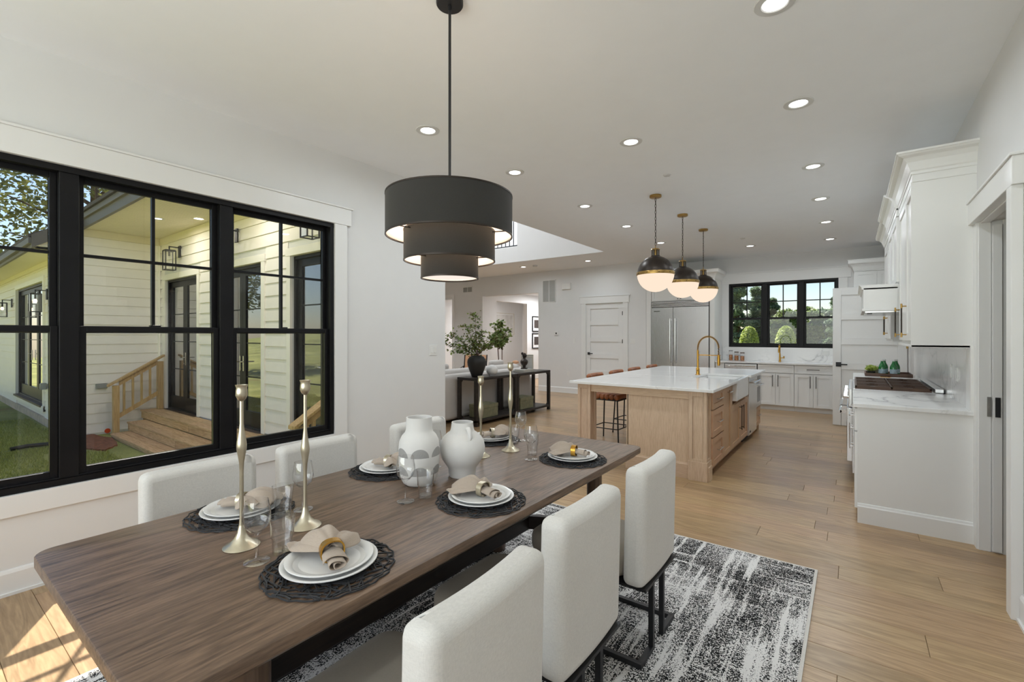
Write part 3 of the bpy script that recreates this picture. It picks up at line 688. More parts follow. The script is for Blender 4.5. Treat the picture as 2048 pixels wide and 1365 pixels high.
# lanterns
def lantern(loc, face, label, lit=True):
    t = thing('wall_lantern', label, 'lantern', loc, 0, 'black box wall lanterns')
    q = dict(world=False)
    MB().lathe([(.075, 0), (.075, .012), (0, .012)], 20).xf(Matrix.Rotation(PI/2, 4, 'X')).build('mounting_ring', 'plastic', t, **q)
    B(-.05, -.035, -.12, .05, -.01, .12).build('back_plate', 'blackmetal', t, bevel=.003, **q)
    MB().box(-.01, -.21, .07, .01, -.03, .09).box(-.01, -.21, .0, .01, -.19, .09).build('arm', 'blackmetal', t, **q)
    mb = MB(); w, z0, z1, cy, b = .085, -.40, .0, -.2, .008
    for sx in (-1, 1):
        for sy in (-1, 1): mb.box(sx*w-b, cy+sy*w-b, z0, sx*w+b, cy+sy*w+b, z1)
    for z in (z0, z1-.014):
        mb.box(-w-b, cy-w-b, z, w+b, cy-w+b, z+.014).box(-w-b, cy+w-b, z, w+b, cy+w+b, z+.014).box(-w-b, cy-w+b, z, -w+b, cy+w-b, z+.014).box(w-b, cy-w+b, z, w+b, cy+w-b, z+.014)
    mb.box(-w, cy-w, z1, w, cy+w, z1+.01)
    mb.build('cage', 'blackmetal', t, **q)
    MB().box(-w, cy-w-.001, z0+.014, w, cy-w+.001, z1-.014).box(-w-.001, cy-w, z0+.014, -w+.001, cy+w, z1-.014).box(w-.001, cy-w, z0+.014, w+.001, cy+w, z1-.014).build('lantern_glass', 'tglass', t, **q)
    MB().lathe([(.018, -.11), (.018, -.0)], 10, (0, cy, 0)).build('socket', 'blackmetal', t, **q)
    MB().ball((0, cy, -.16), .03, 12, 8, sz=1.5).build('bulb', 'bulb' if lit else 'tglass', t, smooth=60, **q)
    return t
M['bulb2'] = glow('warm_bulb', (1, .78, .56), 3)
M['bulb'] = glow('lit_bulb', (1, .72, .42), 7)
lantern((-11.16, 3.62, 3.16), 0, 'unlit black box lantern above the left patio door', False)
lantern((-8.56, 3.62, 3.16), 0, 'unlit black box lantern above the middle patio door', False)
lantern((-5.93, 3.62, 3.16), 0, 'unlit black box lantern above the patio door nearest the dining window', False)
lantern((-19.2, 2.15, 2.35), 0, 'lit black box lantern left of the far sliding door')
lantern((-14.4, 2.15, 2.35), 0, 'lit black box lantern right of the far sliding door')
# deck steps and rails
st = thing('deck_steps', 'new pine deck steps with wide treads below the patio doors', 'steps', (-8.2, 3.1, -.59))
for zt, ya, yb, xl in ((-.15, 3.25, 3.60, -12.25), (-.33, 2.95, 3.25, -11.95), (-.50, 2.65, 2.95, -11.80)):
    n = 2; xs = [xl, xl+2.6, xl+4.9, -5.02]
    for j in range(n):
        bw = (yb-ya+.02)/n
        for i in range(3): MB().box(xs[i]+.003, ya-.02+bw*j+.003, zt-.035, xs[i+1]-.003, ya-.02+bw*(j+1)-.003, zt).build('tread_board', 'deck', st, bevel=.003)
    for i in range(3): B(xs[i]+.01, ya, zt-.17, xs[i+1]-.002, ya+.03, zt-.036).build('riser_board', 'deck', st)
    B(xl+.01, ya+.03, -.59, xl+.05, 3.58, zt-.036).build('stringer', 'post', st)
def stair_rail(x, label):
    t = thing('stair_rail', label, 'handrail', (x, 3.1, -.59), 0, 'pine stair handrails')
    MB().box(x-.05, 2.72, -.59, x+.05, 2.82, .42).build('newel_post', 'post', t, bevel=.004)
    MB().box(x-.05, 3.46, -.145, x+.05, 3.56, .88).build('newel_post', 'post', t, bevel=.004)
    def sl(y): return .46+(y-2.7)*.62
    MB().ext([(2.64, sl(2.64)-.02), (3.58, sl(3.58)-.02), (3.58, sl(3.58)+.02), (2.64, sl(2.64)+.02)], 'x', x-.07, x+.07).build('handrail', 'post', t, bevel=.004)
    MB().ext([(2.82, sl(2.82)-.12), (3.46, sl(3.46)-.12), (3.46, sl(3.46)-.02), (2.82, sl(2.82)-.02)], 'x', x-.02, x+.02).build('top_rail', 'post', t)
    MB().ext([(2.82, sl(2.82)-.78), (3.46, sl(3.46)-.78), (3.46, sl(3.46)-.69), (2.82, sl(2.82)-.69)], 'x', x-.02, x+.02).build('bottom_rail', 'post', t)
    for i in range(4):
        y = 2.90+i*.145; B(x-.018, y-.018, sl(y)-.71, x+.018, y+.018, sl(y)-.1).build('baluster', 'post', t)
stair_rail(-12.0, 'pine stair handrail beside the white wing wall')
stair_rail(-4.95, 'pine stair handrail at the near end, low in the dining window')
t = thing('outdoor_outlet', 'grey weatherproof outlet box on the wing wall beside the stair handrail', 'outlet', (-12.37, 2.62, .40))
B(0, -.09, -.05, .06, .09, .05).build('box', 'greyplastic', t, world=False, bevel=.008); B(.06, -.075, -.04, .07, .075, .035).build('cover', 'greyplastic', t, world=False, bevel=.008)
t = thing('outdoor_outlet', 'grey outlet box beside the far sliding door', 'outlet', (-14.55, 2.14, .3))
B(-.07, -.09, -.07, .07, 0, .07).build('box', 'greyplastic', t, world=False, bevel=.008); B(-.055, -.10, -.055, .055, -.09, .055).build('cover', 'greyplastic', t, world=False)
tag(MB().lathe([(.0, .0), (.05, .0), (.045, .006), (0, .007)], 11).xf(Matrix.Translation((-12.36, 2.72, -.53)) @ Matrix.Rotation(PI/2, 4, 'Y')).build('paint_mark', 'orange'), 'small orange paint mark low on the white wing wall', 'paint mark')
# ------------------------------------------------------------------ trees
def leafcloud(mb, rr, c, rad, n, size, sz=1.0, shell=.55):
    for i in range(n):
        v = Vector((rr.gauss(0, 1), rr.gauss(0, 1), rr.gauss(0, 1))); v.normalize(); k = rad*(shell+(1-shell)*rr.random()**.5)
        p = Vector((c[0]+v.x*k, c[1]+v.y*k, c[2]+v.z*k*sz))
        d = Vector((rr.gauss(0, 1), rr.gauss(0, 1), rr.gauss(0, .6))).normalized(); e = d.orthogonal().normalized(); s = size*rr.uniform(.6, 1.3)
        q = len(mb.v); mb.v += [tuple(p-d*s), tuple(p+e*s*.45), tuple(p+d*s), tuple(p-e*s*.45)]; mb.f.append((q, q+1, q+2, q+3)); mb.m.append(0)
def rawmesh(name, mb, mat, parent):
    me = bpy.data.meshes.new(name); org = parent.location
    me.from_pydata([(x-org.x, y-org.y, z-org.z) for x, y, z in mb.v], [], mb.f); me.materials.append(M[mat]); o = bpy.data.objects.new(name, me); COL.objects.link(o); o.parent = parent; return o
def tree(name, label, cat, x, y, z0, ztop, rad, n, size, mat, seed, loose=False, group=None, conifer=False):
    rr = random.Random(seed); t = thing(name, label, cat, (x, y, z0), 0, group); mb = MB(); h = ztop-z0
    tb = MB().tube([(x, y, z0), (x+.05*h*.2, y, z0+h*.5), (x, y, z0+h*.92)], [h*.022, h*.015, h*.004], 8)
    k = 26 if loose else 16
    for i in range(k):
        f = (i+.5)/k
        if conifer: zz = z0+h*(.08+.9*f); rr_ = rad*(1.05-f)*rr.uniform(.75, 1.05)
        else: zz = z0+h*(.28+.66*f); rr_ = rad*math.sin(PI*(.18+.78*f))*rr.uniform(.7, 1.1)
        a = i*2.4; cx, cy = x+math.cos(a)*rr_*.62, y+math.sin(a)*rr_*.62
        if loose or conifer or i % 2 == 0: tb.tube([(x, y, zz-h*.10), ((x+cx)/2, (y+cy)/2, zz-h*.03), (cx, cy, zz)], [h*.007, h*.005, h*.0018], 5)
        br = rad*(.34 if loose else .52)*rr.uniform(.8, 1.15)*(1.1-f*.6 if conifer else 1)
        leafcloud(mb, rr, (cx, cy, zz), br, n//k, size, .55 if (loose or conifer) else .8, .25 if loose else .5)
    tb.build('trunk', 'bark', t, smooth=50); rawmesh('foliage', mb, mat, t)['kind'] = 'stuff'; return t
tree('broadleaf_tree', 'tall open-branched tree behind the wing roof', 'tree', -27.5, 5.6, -.6, 13.0, 5.6, 9000, .13, 'leafD', 2, True)
tree('broadleaf_tree', 'leafy tree at the far left edge of the dining window', 'tree', -28, -3.6, -.6, 11.5, 3.6, 6000, .13, 'leafD', 9, True)
for i, (x, top, rad, mt, cf, lb) in enumerate([(-8.3, 8.2, 1.9, 'leafB', True, 'tall blue-green pine at the left edge of the kitchen window'), (-6.9, 5.8, 1.6, 'leafB', True, 'bushy blue-green pine second from left in the kitchen window'),
        (-5.85, 4.9, 1.3, 'leafB', True, 'pointed pine behind the middle kitchen window sash'), (-4.5, 3.3, 1.5, 'leafA', False, 'low rounded green tree in the middle of the kitchen window'),
        (-3.2, 3.6, 1.5, 'leafA', False, 'dark green rounded tree left in the right kitchen sash'), (-2.1, 3.5, 1.3, 'leafB', False, 'dull green tree right of centre in the right kitchen sash'), (-1.0, 4.6, 1.3, 'leafB', True, 'pine partly hidden by the open pantry door')]):
    tree('pine_tree' if cf else 'round_tree', lb, 'tree', x, 45+(i % 3)*1.5, -1, top, rad, 6500, .2, mt, 20+i, False, 'trees beyond the kitchen window', cf)
def topiary(x, label, seed):
    rr = random.Random(seed); t = thing('rounded_arborvitae', label, 'shrub', (x, 22, -.6), 0, 'rounded shrubs outside the kitchen window'); mb = MB()
    leafcloud(mb, rr, (x, 22, .98), .38, 4200, .045, 2.25, .8); rawmesh('foliage', mb, 'leafC', t)['kind'] = 'stuff'
    MB().tube([(x, 22, -.6), (x, 22, 1.3)], [.05, .02], 8).build('trunk', 'bark', t); 
    MB().ball((x, 22, .98), .30, 12, 8, sz=2.4).build('inner_growth', 'leafA', t, smooth=60)
topiary(-3.57, 'bright rounded shrub in the left kitchen window sash', 1)
topiary(-2.22, 'bright rounded shrub in the middle kitchen window sash', 4)
for i, x in enumerate((-40, -33, -26, -19, -12, -5)):
    tree('round_tree', 'leafy tree added unseen on the slope for door reflections, %s' % ['farthest left', 'second from the left', 'third from the left', 'third from the right', 'second from the right', 'farthest right'][i], 'tree', x, -30-(i % 2)*4, 1.5, 13, 3.3, 5000, .3, 'leafA', 40+i, group='trees added for door reflections')  # out of view, added to darken the top of the patio door reflections
for i, y in enumerate((45, 48)):
    pass

# ------------------------------------------------------------------ dining: rug, table
rg = thing('area_rug', 'distressed black and white rug under the dining table', 'rug', (-1.55, 1.54, 0))
B(-2.60, .335, .001, -.185, 3.355, .011).build('pile', 'rug', rg)
MB().box(-2.615, .32, .001, -2.60, 3.37, .010).box(-.185, .32, .001, -.17, 3.37, .010).box(-2.60, .32, .001, -.185, .335, .010).box(-2.60, 3.355, .001, -.185, 3.37, .010).build('binding', 'pipe', rg)
TX0, TX1, TY0, TY1, TZ = -2.07, -1.03, .27, 2.75, .76
tb = thing('dining_table', 'long dark-stained oak dining table with rounded corners', 'table', ((TX0+TX1)/2, (TY0+TY1)/2, .012))
def rrect(x0, y0, x1, y1, r, n=6):
    out = []
    for cx, cy, a in ((x1-r, y0+r, -90), (x1-r, y1-r, 0), (x0+r, y1-r, 90), (x0+r, y0+r, 180)):
        for i in range(n+1): t = math.radians(a+90*i/n); out.append((cx+r*math.cos(t), cy+r*math.sin(t)))
    return out
def loft(layers):
    mb = MB(); n = len(layers[0][0])
    for poly, z in layers: mb.v += [(x, y, z) for x, y in poly]
    for i in range(len(layers)-1):
        for j in range(n): mb.f.append((i*n+j, i*n+(j+1) % n, (i+1)*n+(j+1) % n, (i+1)*n+j)); mb.m.append(0)
    mb.f.append(tuple(range(n-1, -1, -1))); mb.f.append(tuple((len(layers)-1)*n+j for j in range(n))); mb.m += [0, 0]; return mb
def rr2(i): return rrect(TX0+i, TY0+i, TX1-i, TY1-i, max(.055-i*.5, .01))
loft([(rr2(.042), .698), (rr2(.036), .700), (rr2(.010), .724), (rr2(.006), .726), (rr2(.0), .729), (rr2(.0), .756), (rr2(.002), .7592), (rr2(.005), .76)]).build('table_top', 'table', tb, smooth=35)
def oval_leg(x, y):
    MB().lathe([(.038, .012), (.040, .03), (.040, .69), (.042, .702)], 20, (x, y, 0), 1, 1.35).build('leg', 'legwood', tb, smooth=50)
for x in (-1.20, -1.90):
    for y in (.53, 2.43): oval_leg(x, y)
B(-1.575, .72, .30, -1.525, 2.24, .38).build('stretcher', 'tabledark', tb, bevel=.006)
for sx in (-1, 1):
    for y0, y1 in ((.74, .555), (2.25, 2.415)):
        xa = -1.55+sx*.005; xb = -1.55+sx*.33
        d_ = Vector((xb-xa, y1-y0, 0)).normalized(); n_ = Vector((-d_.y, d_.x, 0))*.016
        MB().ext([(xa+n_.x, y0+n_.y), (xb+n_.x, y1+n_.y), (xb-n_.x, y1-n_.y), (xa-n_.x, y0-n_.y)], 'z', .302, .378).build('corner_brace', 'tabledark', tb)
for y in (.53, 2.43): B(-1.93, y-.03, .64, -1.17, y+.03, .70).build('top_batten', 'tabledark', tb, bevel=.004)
# ------------------------------------------------------------------ dining chairs
def chair(loc, rz, label):
    """local: sitter faces +y, back slab at y<0"""
    t = thing('dining_chair', label, 'chair', loc, rz, 'linen dining chairs around the table'); q = dict(world=False)
    # back slab, slightly bowed, generously rounded
    W_, z0, z1 = .225, .345, .865
    mb = MB(); nx = 14; nz = 12
    def prof(u, v, side):
        x = -W_+2*W_*u; bow = .018*(1-(2*u-1)**2); y = -.235-(v*.012)
        yy = y-bow*.6 if side == 0 else y+.098-bow; return (x, yy, z0+(z1-z0)*v)
    for side in (0, 1):
        for j in range(nz+1):
            for i in range(nx+1): mb.v.append(prof(i/nx, j/nz, side))
    S = (nx+1)*(nz+1); w1 = nx+1
    for j in range(nz):
        for i in range(nx):
            a = j*w1+i; mb.f.append((a, a+1, a+w1+1, a+w1)); b = a+S; mb.f.append((b, b+w1, b+w1+1, b+1)); mb.m += [0, 0]
    for j in range(nz):
        a = j*w1; mb.f.append((a, a+w1, a+w1+S, a+S)); a += nx; mb.f.append((a, a+S, a+S+w1, a+w1)); mb.m += [0, 0]
    for i in range(nx):
        a = i; mb.f.append((a, a+S, a+S+1, a+1)); a = nz*w1+i; mb.f.append((a, a+1, a+1+S, a+S)); mb.m += [0, 0]
    o = mb.build('backrest', 'linen', t, bevel=.036, segs=5, smooth=60, **q)
    pts = [(-W_+.004, -.243, z0+.02), (-W_+.004, -.252, z1-.05), (-W_+.045, -.256, z1-.008), (W_-.045, -.256, z1-.008), (W_-.004, -.252, z1-.05), (W_-.004, -.243, z0+.02)]
    # cushion seat
    poly = []
    for a in range(0, 181, 15): poly.append((-.215*math.cos(math.radians(a))*(1 if True else 1), .12+.10*math.sin(math.radians(a))))
    seat = rrect(-.215, -.145, .215, .255, .07)
    def ins(k): return rrect(-.215+k, -.145+k, .215-k, .370-k, max(.07-k*.5, .02))
    loft([(ins(.02), .355), (ins(.004), .37), (ins(0), .385), (ins(0), .425), (ins(.006), .445), (ins(.02), .457), (ins(.05), .463)]).build('seat', 'seat', t, smooth=60, **q)
    MB().box(-.205, -.245, .335, .205, .33, .347).build('seat_frame', 'blackmetal', t, **q)
    for sx in (-1, 1):
        for sy in (-1, 1):
            yy = -.22 if sy < 0 else .24
            MB().box(sx*.07-.011, yy-.011, .015, sx*.07+.011, yy+.011, .336).build('leg', 'blackmetal', t, **q)
            MB().box(sx*.081, yy-.011, .012, sx*.215, yy+.011, .034).build('foot_bar', 'blackmetal', t, **q)
        MB().box(sx*.215-.011, -.231, .012, sx*.215+.011, .251, .034).build('runner', 'blackmetal', t, **q)
    return t
c0 = chair((-.955, 2.135, 0), PI/2, 'linen dining chair nearest the kitchen island, its back to the open floor')
def chair_dup(loc, rz, label): return dup(c0, loc, rz, label, 'linen dining chairs around the table')
chair_dup((-.955, 1.455, 0), PI/2, 'middle linen dining chair of the three seen from behind')
chair_dup((-.90, .83, 0), PI/2+.04, 'linen dining chair closest to the viewer, seen from behind')
chair_dup((-2.16, .845, 0), -PI/2, 'linen dining chair under the window behind the nearest candlestick')
chair_dup((-2.16, 1.41, 0), -PI/2, 'linen dining chair beneath the right end of the window')
chair_dup((-2.16, 2.14, 0), -PI/2, 'linen dining chair behind the two white vases')
# ------------------------------------------------------------------ place settings
def placemat(loc, label):
    t = thing('placemat', label, 'placemat', loc, 0, 'round black woven placemats'); rr = random.Random(77); mb = MB()
    Rr = .182
    for i in range(175):
        a = rr.uniform(0, 2*PI); r = Rr*rr.uniform(.28, .97); d = a+PI/2+rr.uniform(-1.15, 1.15); L = rr.uniform(.05, .12); pts = []
        x, y = r*math.cos(a)-math.cos(d)*L/2, r*math.sin(a)-math.sin(d)*L/2; lv = rr.choice((.0022, .0042, .006))
        for k in range(4):
            rad = math.hypot(x, y); 
            if rad > Rr: x *= Rr/rad; y *= Rr/rad
            pts.append((x, y, lv+rr.uniform(-.0006, .0006))); d += rr.uniform(-.35, .35); x += math.cos(d)*L/3; y += math.sin(d)*L/3
        mb.tube(pts, .0025, 4)
    for rr_, am in ((Rr, .004), (Rr*.9, .006), (Rr*.72, .007), (Rr*.5, .006)):
        n = 56; mb.tube([((rr_+am*math.sin(i*2.1))*math.cos(2*PI*i/n), (rr_+am*math.sin(i*2.1))*math.sin(2*PI*i/n), .0035+.0012*math.sin(i*1.3)) for i in range(n)], .0024, 4, True)
    o = mb.build('woven_cord', 'mat', t, world=False); o['kind'] = 'stuff'; return t
def plate(loc, label, r=.132, name='plate'):
    o = MB().lathe([(0, .001), (r*.55, 0), (r*.62, .004), (r*.9, .009), (r, .015), (r, .0175), (r*.965, .018), (r*.86, .0125), (r*.80, .0055), (0, .0045)], 56).build(name, 'plate', smooth=40, world=False)
    o.location = loc; return tag(o, label, 'plate', 'stacked white dinner plates')
def napkin(loc, rz, label, seed, ringmat='gold', spread=1.0):
    rr = random.Random(seed); t = thing('linen_napkin', label, 'napkin', loc, rz, 'folded napkins in gold rings'); q = dict(world=False)
    def lowest(x, y): d = math.hypot(x-t_off[0], y-t_off[1]); return .002 + .020*min(max((d-.085)/.03, 0), 1)
    t_off = (0, 0)
    def sheet(name, L, w0, w1, up, tilt, ang0, nf):
        mb = MB(); ni, nj = 20, 40; ph = rr.uniform(0, 6); ca, sa = math.cos(ang0), math.sin(ang0)
        for i in range(ni+1):
            s = i/ni; w = w0+(w1-w0)*math.sin(s*PI*.55)**.9
            for j in range(nj+1):
                v = 2*j/nj-1; Ls = L*(1-.16*v*v+.05*math.sin(3*v+ph))
                x = -(.004+s*Ls)*math.cos(v*.45*s); y = v*w*(1-.12*s)
                dome = (1-v*v)*up*math.sin(PI*min(.12+s*.80, 1))
                pleat = (.0035*(1-s)+.0045*s)*math.cos(v*PI*nf+ph+s*.9)*min(1, .25+s*2)
                z = .024*(1-s)+.010*s+dome+tilt*s*s+pleat*(.4+.6*(1-abs(v)))
                x2, y2 = x*ca-y*sa, x*sa+y*ca
                mb.v.append((x2, y2, max(z, lowest(x2, y2))))
        for i in range(ni):
            for j in range(nj): a = i*(nj+1)+j; mb.f.append((a, a+1, a+nj+2, a+nj+1)); mb.m.append(0)
        o = mb.build(name, 'napkin', t, smooth=80, **q); m = o.modifiers.new('thick', 'SOLIDIFY'); m.thickness = .002; m.offset = 0
    sheet('napkin_fan', .105, .013, .062*spread, .040, .004, .10, 2.4)
    sheet('napkin_fold', .080, .012, .036, .026, .012, -.85, 1.6)
    sheet('napkin_fold', .118, .011, .026, .016, .002, .62, 1.3)
    mb = MB(); ni, nj = 8, 46
    for i in range(ni+1):
        s = i/ni
        for j in range(nj+1):
            th = j/nj*2.4*2*PI+.6; r = .004+.0058*th/(2*PI)*(.80+.35*s)
            mb.v.append((-.004+s*(.062+.010*math.sin(th*.3)), 1.35*r*math.cos(th), .020-.003*s+.72*r*math.sin(th)+.0015*math.sin(th*2+s*3)))
    for i in range(ni):
        for j in range(nj): a = i*(nj+1)+j; mb.f.append((a, a+1, a+nj+2, a+nj+1)); mb.m.append(0)
    o = mb.build('napkin_tail', 'napkin', t, smooth=80, **q); m = o.modifiers.new('thick', 'SOLIDIFY'); m.thickness = .0014; m.offset = 0
    mb = MB(); n = 32
    for dx, r in ((-.010, .0205), (.010, .0205), (.010, .0235), (-.010, .0235)):
        for j in range(n):
            a = 2*PI*j/n; ex = abs(math.cos(a))**.8*math.copysign(1, math.cos(a)); ey = abs(math.sin(a))**.8*math.copysign(1, math.sin(a)); mb.v.append((dx, r*ex*1.10, .0235+r*ey))
    for k in range(4):
        for j in range(n): k2 = (k+1) % 4; j2 = (j+1) % n; mb.f.append((k*n+j, k*n+j2, k2*n+j2, k2*n+j)); mb.m.append(0)
    mb.build('napkin_ring', ringmat, t, smooth=40, **q); return t
T = TZ
mats_xy = [(-1.235, .775, 'at the near right corner of the table'), (-1.885, .81, 'behind the nearest candlestick'), (-1.23, 1.455, 'in front of the white vases'),
           (-1.885, 1.50, 'left of the tall half-moon vase'), (-1.235, 2.235, 'at the far right corner of the table'), (-1.885, 2.33, 'at the far left, behind the candlesticks')]
for i, (x, y, w) in enumerate(mats_xy):
    if i == 0: pm = placemat((x, y, T), 'round black woven placemat '+w)
    else: dup(pm, (x, y, T), i*1.1, 'round black woven placemat '+w)
    plate((x, y, T+.008), 'lower white dinner plate '+w, .135)
    plate((x, y, T+.0165), 'upper white plate '+w, .122)
for i, ((x, y, w), a) in enumerate(zip(mats_xy, (-.35, -2.45, .0, -2.7, .25, -2.2))):
    nk = napkin((x+.01, y, T+.0205), a, ['taupe napkin with gold ring, nearest the viewer', 'rolled taupe napkin on the plate behind the nearest candlestick', 'taupe napkin with gold ring in front of the white vases',
           'taupe napkin on the plate left of the tall vase', 'taupe napkin with gold ring at the far right corner', 'pale napkin on the farthest left plate'][i], 10+i, 'gold' if i in (0, 4) else 'champ'); nk.scale = (1.32 if i == 0 else 1.25,)*3

# glasses
def wineglass(loc, label):
    o = MB().lathe([(0, .0), (.034, .0), (.036, .002), (.030, .004), (.010, .009), (.0045, .016), (.0042, .075), (.006, .084), (.020, .094), (.033, .110), (.0385, .130), (.0375, .150), (.0325, .178), (.0312, .186),
                    (.0302, .186), (.0315, .178), (.0365, .150), (.0375, .130), (.032, .111), (.019, .0955), (0, .090)], 40).build('wine_glass', 'tglass', smooth=60, world=False)
    o.location = loc; return tag(o, label, 'wine glass', 'clear stemmed wine glasses')
def tumbler(loc, label):
    o = MB().lathe([(0, 0), (.026, 0), (.0275, .003), (.030, .05), (.033, .052), (.037, .112), (.0375, .116), (.0363, .116), (.0355, .110), (.0315, .054), (.0285, .051), (.0262, .012), (0, .010)], 40).build('tumbler', 'tglass', smooth=60, world=False)
    o.location = loc; return tag(o, label, 'glass', 'clear water tumblers')
for x, y, l in ((-1.435, .66, 'clear stemmed wine glass nearest the viewer, before the first candlestick'), (-1.722, .965, 'clear wine glass behind the second candlestick'), (-1.468, 1.26, 'clear wine glass in front of the half-moon vase'),
                (-1.415, 2.095, 'clear wine glass beside the far right placemat'), (-1.72, 2.43, 'farthest clear wine glass, behind the tallest far candlestick'), (-1.735, 1.68, 'clear wine glass half hidden between the two vases')):
    wineglass((x, y, T+.0015), l)
for x, y, l in ((-1.432, .735, 'clear tumbler beside the nearest wine glass'), (-1.72, .885, 'clear tumbler between the first two candlesticks'), (-1.443, 1.345, 'clear tumbler in front of the white vases'),
                (-1.47, 2.19, 'clear tumbler behind the wine glass at the far right setting'), (-1.70, 2.325, 'farthest clear tumbler beside the last candlestick')):
    tumbler((x, y, T+.0015), l)
# candlesticks
def candlestick(loc, h, bulge, label):
    t = thing('candlestick', label, 'candlestick', loc, 0, 'tall slender candlesticks'); q = dict(world=False)
    MB().lathe([(0, 0), (.052, 0), (.054, .002), (.050, .006), (.034, .014), (.021, .028), (.013, .046), (.0085, .068), (0, .068)], 32).build('base', 'champ', t, smooth=50, **q)
    b = bulge
    MB().lathe([(.0085, .066), (.0062, .09), (.0060, b-.085), (.0075, b-.055), (.0145, b-.012), (.0150, b), (.0140, b+.012), (.0085, b+.045), (.0060, b+.07), (.0058, h-.05)], 20).build('stem', 'champ', t, smooth=50, **q)
    MB().lathe([(.0058, h-.052), (.012, h-.046), (.0175, h-.034), (.0165, h-.018), (.0150, h-.010), (.0185, h), (.0165, h), (.0130, h-.010), (.0125, h-.04), (0, h-.04)], 24).build('candle_cup', 'champ', t, smooth=50, **q)
candlestick((-1.586, .682, T), .52, .325, 'tall champagne metal candlestick nearest the viewer')
candlestick((-1.570, .888, T), .52, .275, 'tall champagne candlestick, second from the near end')
candlestick((-1.680, 1.985, T), .45, .27, 'shorter champagne candlestick just right of the round vase')
candlestick((-1.625, 2.19, T), .52, .30, 'tall champagne candlestick at the far end of the table')
# vases
v1 = MB().lathe([(0, 0), (.058, .0), (.072, .010), (.084, .035), (.0905, .075), (.0925, .12), (.0925, .165), (.089, .198), (.078, .222), (.064, .236), (.060, .25), (.0575, .298), (.058, .305),
                 (.0515, .305), (.050, .29), (.052, .24), (.06, .20), (.06, .05), (0, .02)], 64).build('half_moon_vase', 'vase1', smooth=50, world=False)
v1.location = (-1.602, 1.455, T); tag(v1, 'tall white bottle vase with grey half-moon patches', 'vase')
v2 = thing('round_white_vase', 'round white ceramic vase with small nose-like handle', 'vase', (-1.527, 1.665, T))
MB().lathe([(0, 0), (.062, .0), (.066, .012), (.068, .040), (.082, .060), (.098, .085), (.108, .115), (.110, .14), (.105, .165), (.092, .188), (.074, .205), (.060, .214), (.056, .225), (.052, .253), (.052, .259),
            (.046, .259), (.046, .22), (.06, .19), (.08, .14), (.05, .03), (0, .02)], 64).build('body', 'vase', v2, smooth=50, world=False)
av = math.atan2(-1.665, 1.527)-.0
hx = lambda r, z, a: (r*math.cos(a), r*math.sin(a), z)
aa = av+.42
MB().tube([hx(.056, .235, aa), hx(.070, .238, aa), hx(.084, .222, aa), hx(.092, .200, aa), hx(.088, .185, aa)], [.008, .010, .011, .010, .006], 10).build('handle', 'vase', v2, smooth=70, world=False)
# ------------------------------------------------------------------ drum pendant over the table
lp = thing('drum_pendant', 'three-tier charcoal drum pendant on a black rod', 'pendant light', (-1.595, 1.648, H)); q = dict(world=False)
MB().lathe([(0, -.028), (.062, -.028), (.066, -.022), (.066, 0), (0, 0)], 32).build('canopy', 'blackmetal', lp, smooth=40, **q)
MB().cyl((0, 0, -.028), (0, 0, -.99), .0068).build('rod', 'blackmetal', lp, smooth=50, **q)
MB().lathe([(.0068, -.05), (.0095, -.05), (.0095, -.03), (.0068, -.03)], 12).build('collar', 'blackmetal', lp, **q)
for r, za, zb in ((.308, -1.165, -.972), (.222, -1.285, -1.14), (.140, -1.370, -1.255)):
    sh = MB().lathe([(r, za), (r, zb)], 72, cap=False)
    sh.v += []; o = sh.build('drum_shade', 'shade', lp, smooth=60, **q); 
    o.data.polygons.foreach_set('use_smooth', [True]*len(o.data.polygons))
    MB().lathe([(r-.004, za+.001), (r-.004, zb-.001)], 72, cap=False).build('shade_lining', 'shade_in', o, smooth=60, **q)
    MB().lathe([(r-.005, za-.003), (r+.0015, za-.003), (r+.0015, za+.004), (r-.005, za+.004), (r-.005, za-.003)], 72, cap=False).build('bottom_rim', 'bronze', o, smooth=60, **q)
    MB().lathe([(r-.005, zb-.004), (r+.0015, zb-.004), (r+.0015, zb+.003), (r-.005, zb+.003), (r-.005, zb-.004)], 72, cap=False).build('top_rim', 'bronze', o, smooth=60, **q)
mb = MB()
for k in range(3):
    a = .35+k*2*PI/3
    mb.cyl((0, 0, -.98), (.305*math.cos(a), .305*math.sin(a), -.98), .003, n=6)
    mb.cyl((.222*math.cos(a), .222*math.sin(a), -1.155), (.305*math.cos(a), .305*math.sin(a), -1.155), .003, n=6)
    mb.cyl((.140*math.cos(a), .140*math.sin(a), -1.275), (.222*math.cos(a), .222*math.sin(a), -1.275), .003, n=6)
mb.build('spider_arms', 'bronze', lp, **q)
MB().lathe([(0, -1.362), (.134, -1.362)], 48).build('diffuser', 'diff', lp, **q)
for k in range(3):
    a = .8+k*2*PI/3; MB().ball((.06*math.cos(a), .06*math.sin(a), -1.16), .028, 12, 8).build('bulb', 'bulb2', lp, smooth=60, **q)
for k in range(3):
    a = .8+k*2*PI/3; MB().cyl((.06*math.cos(a), .06*math.sin(a), -1.13), (0.0, 0.0, -.985), .008).build('socket_arm', 'bronze', lp, **q)
_l = bpy.data.lights.new('pendant_bulb', 'POINT'); _l.energy = 8; _l.color = (1, .80, .62); _l.shadow_soft_size = .05
_o = bpy.data.objects.new('pendant_bulb', _l); _o.location = (-1.595, 1.648, H-1.08); COL.objects.link(_o)

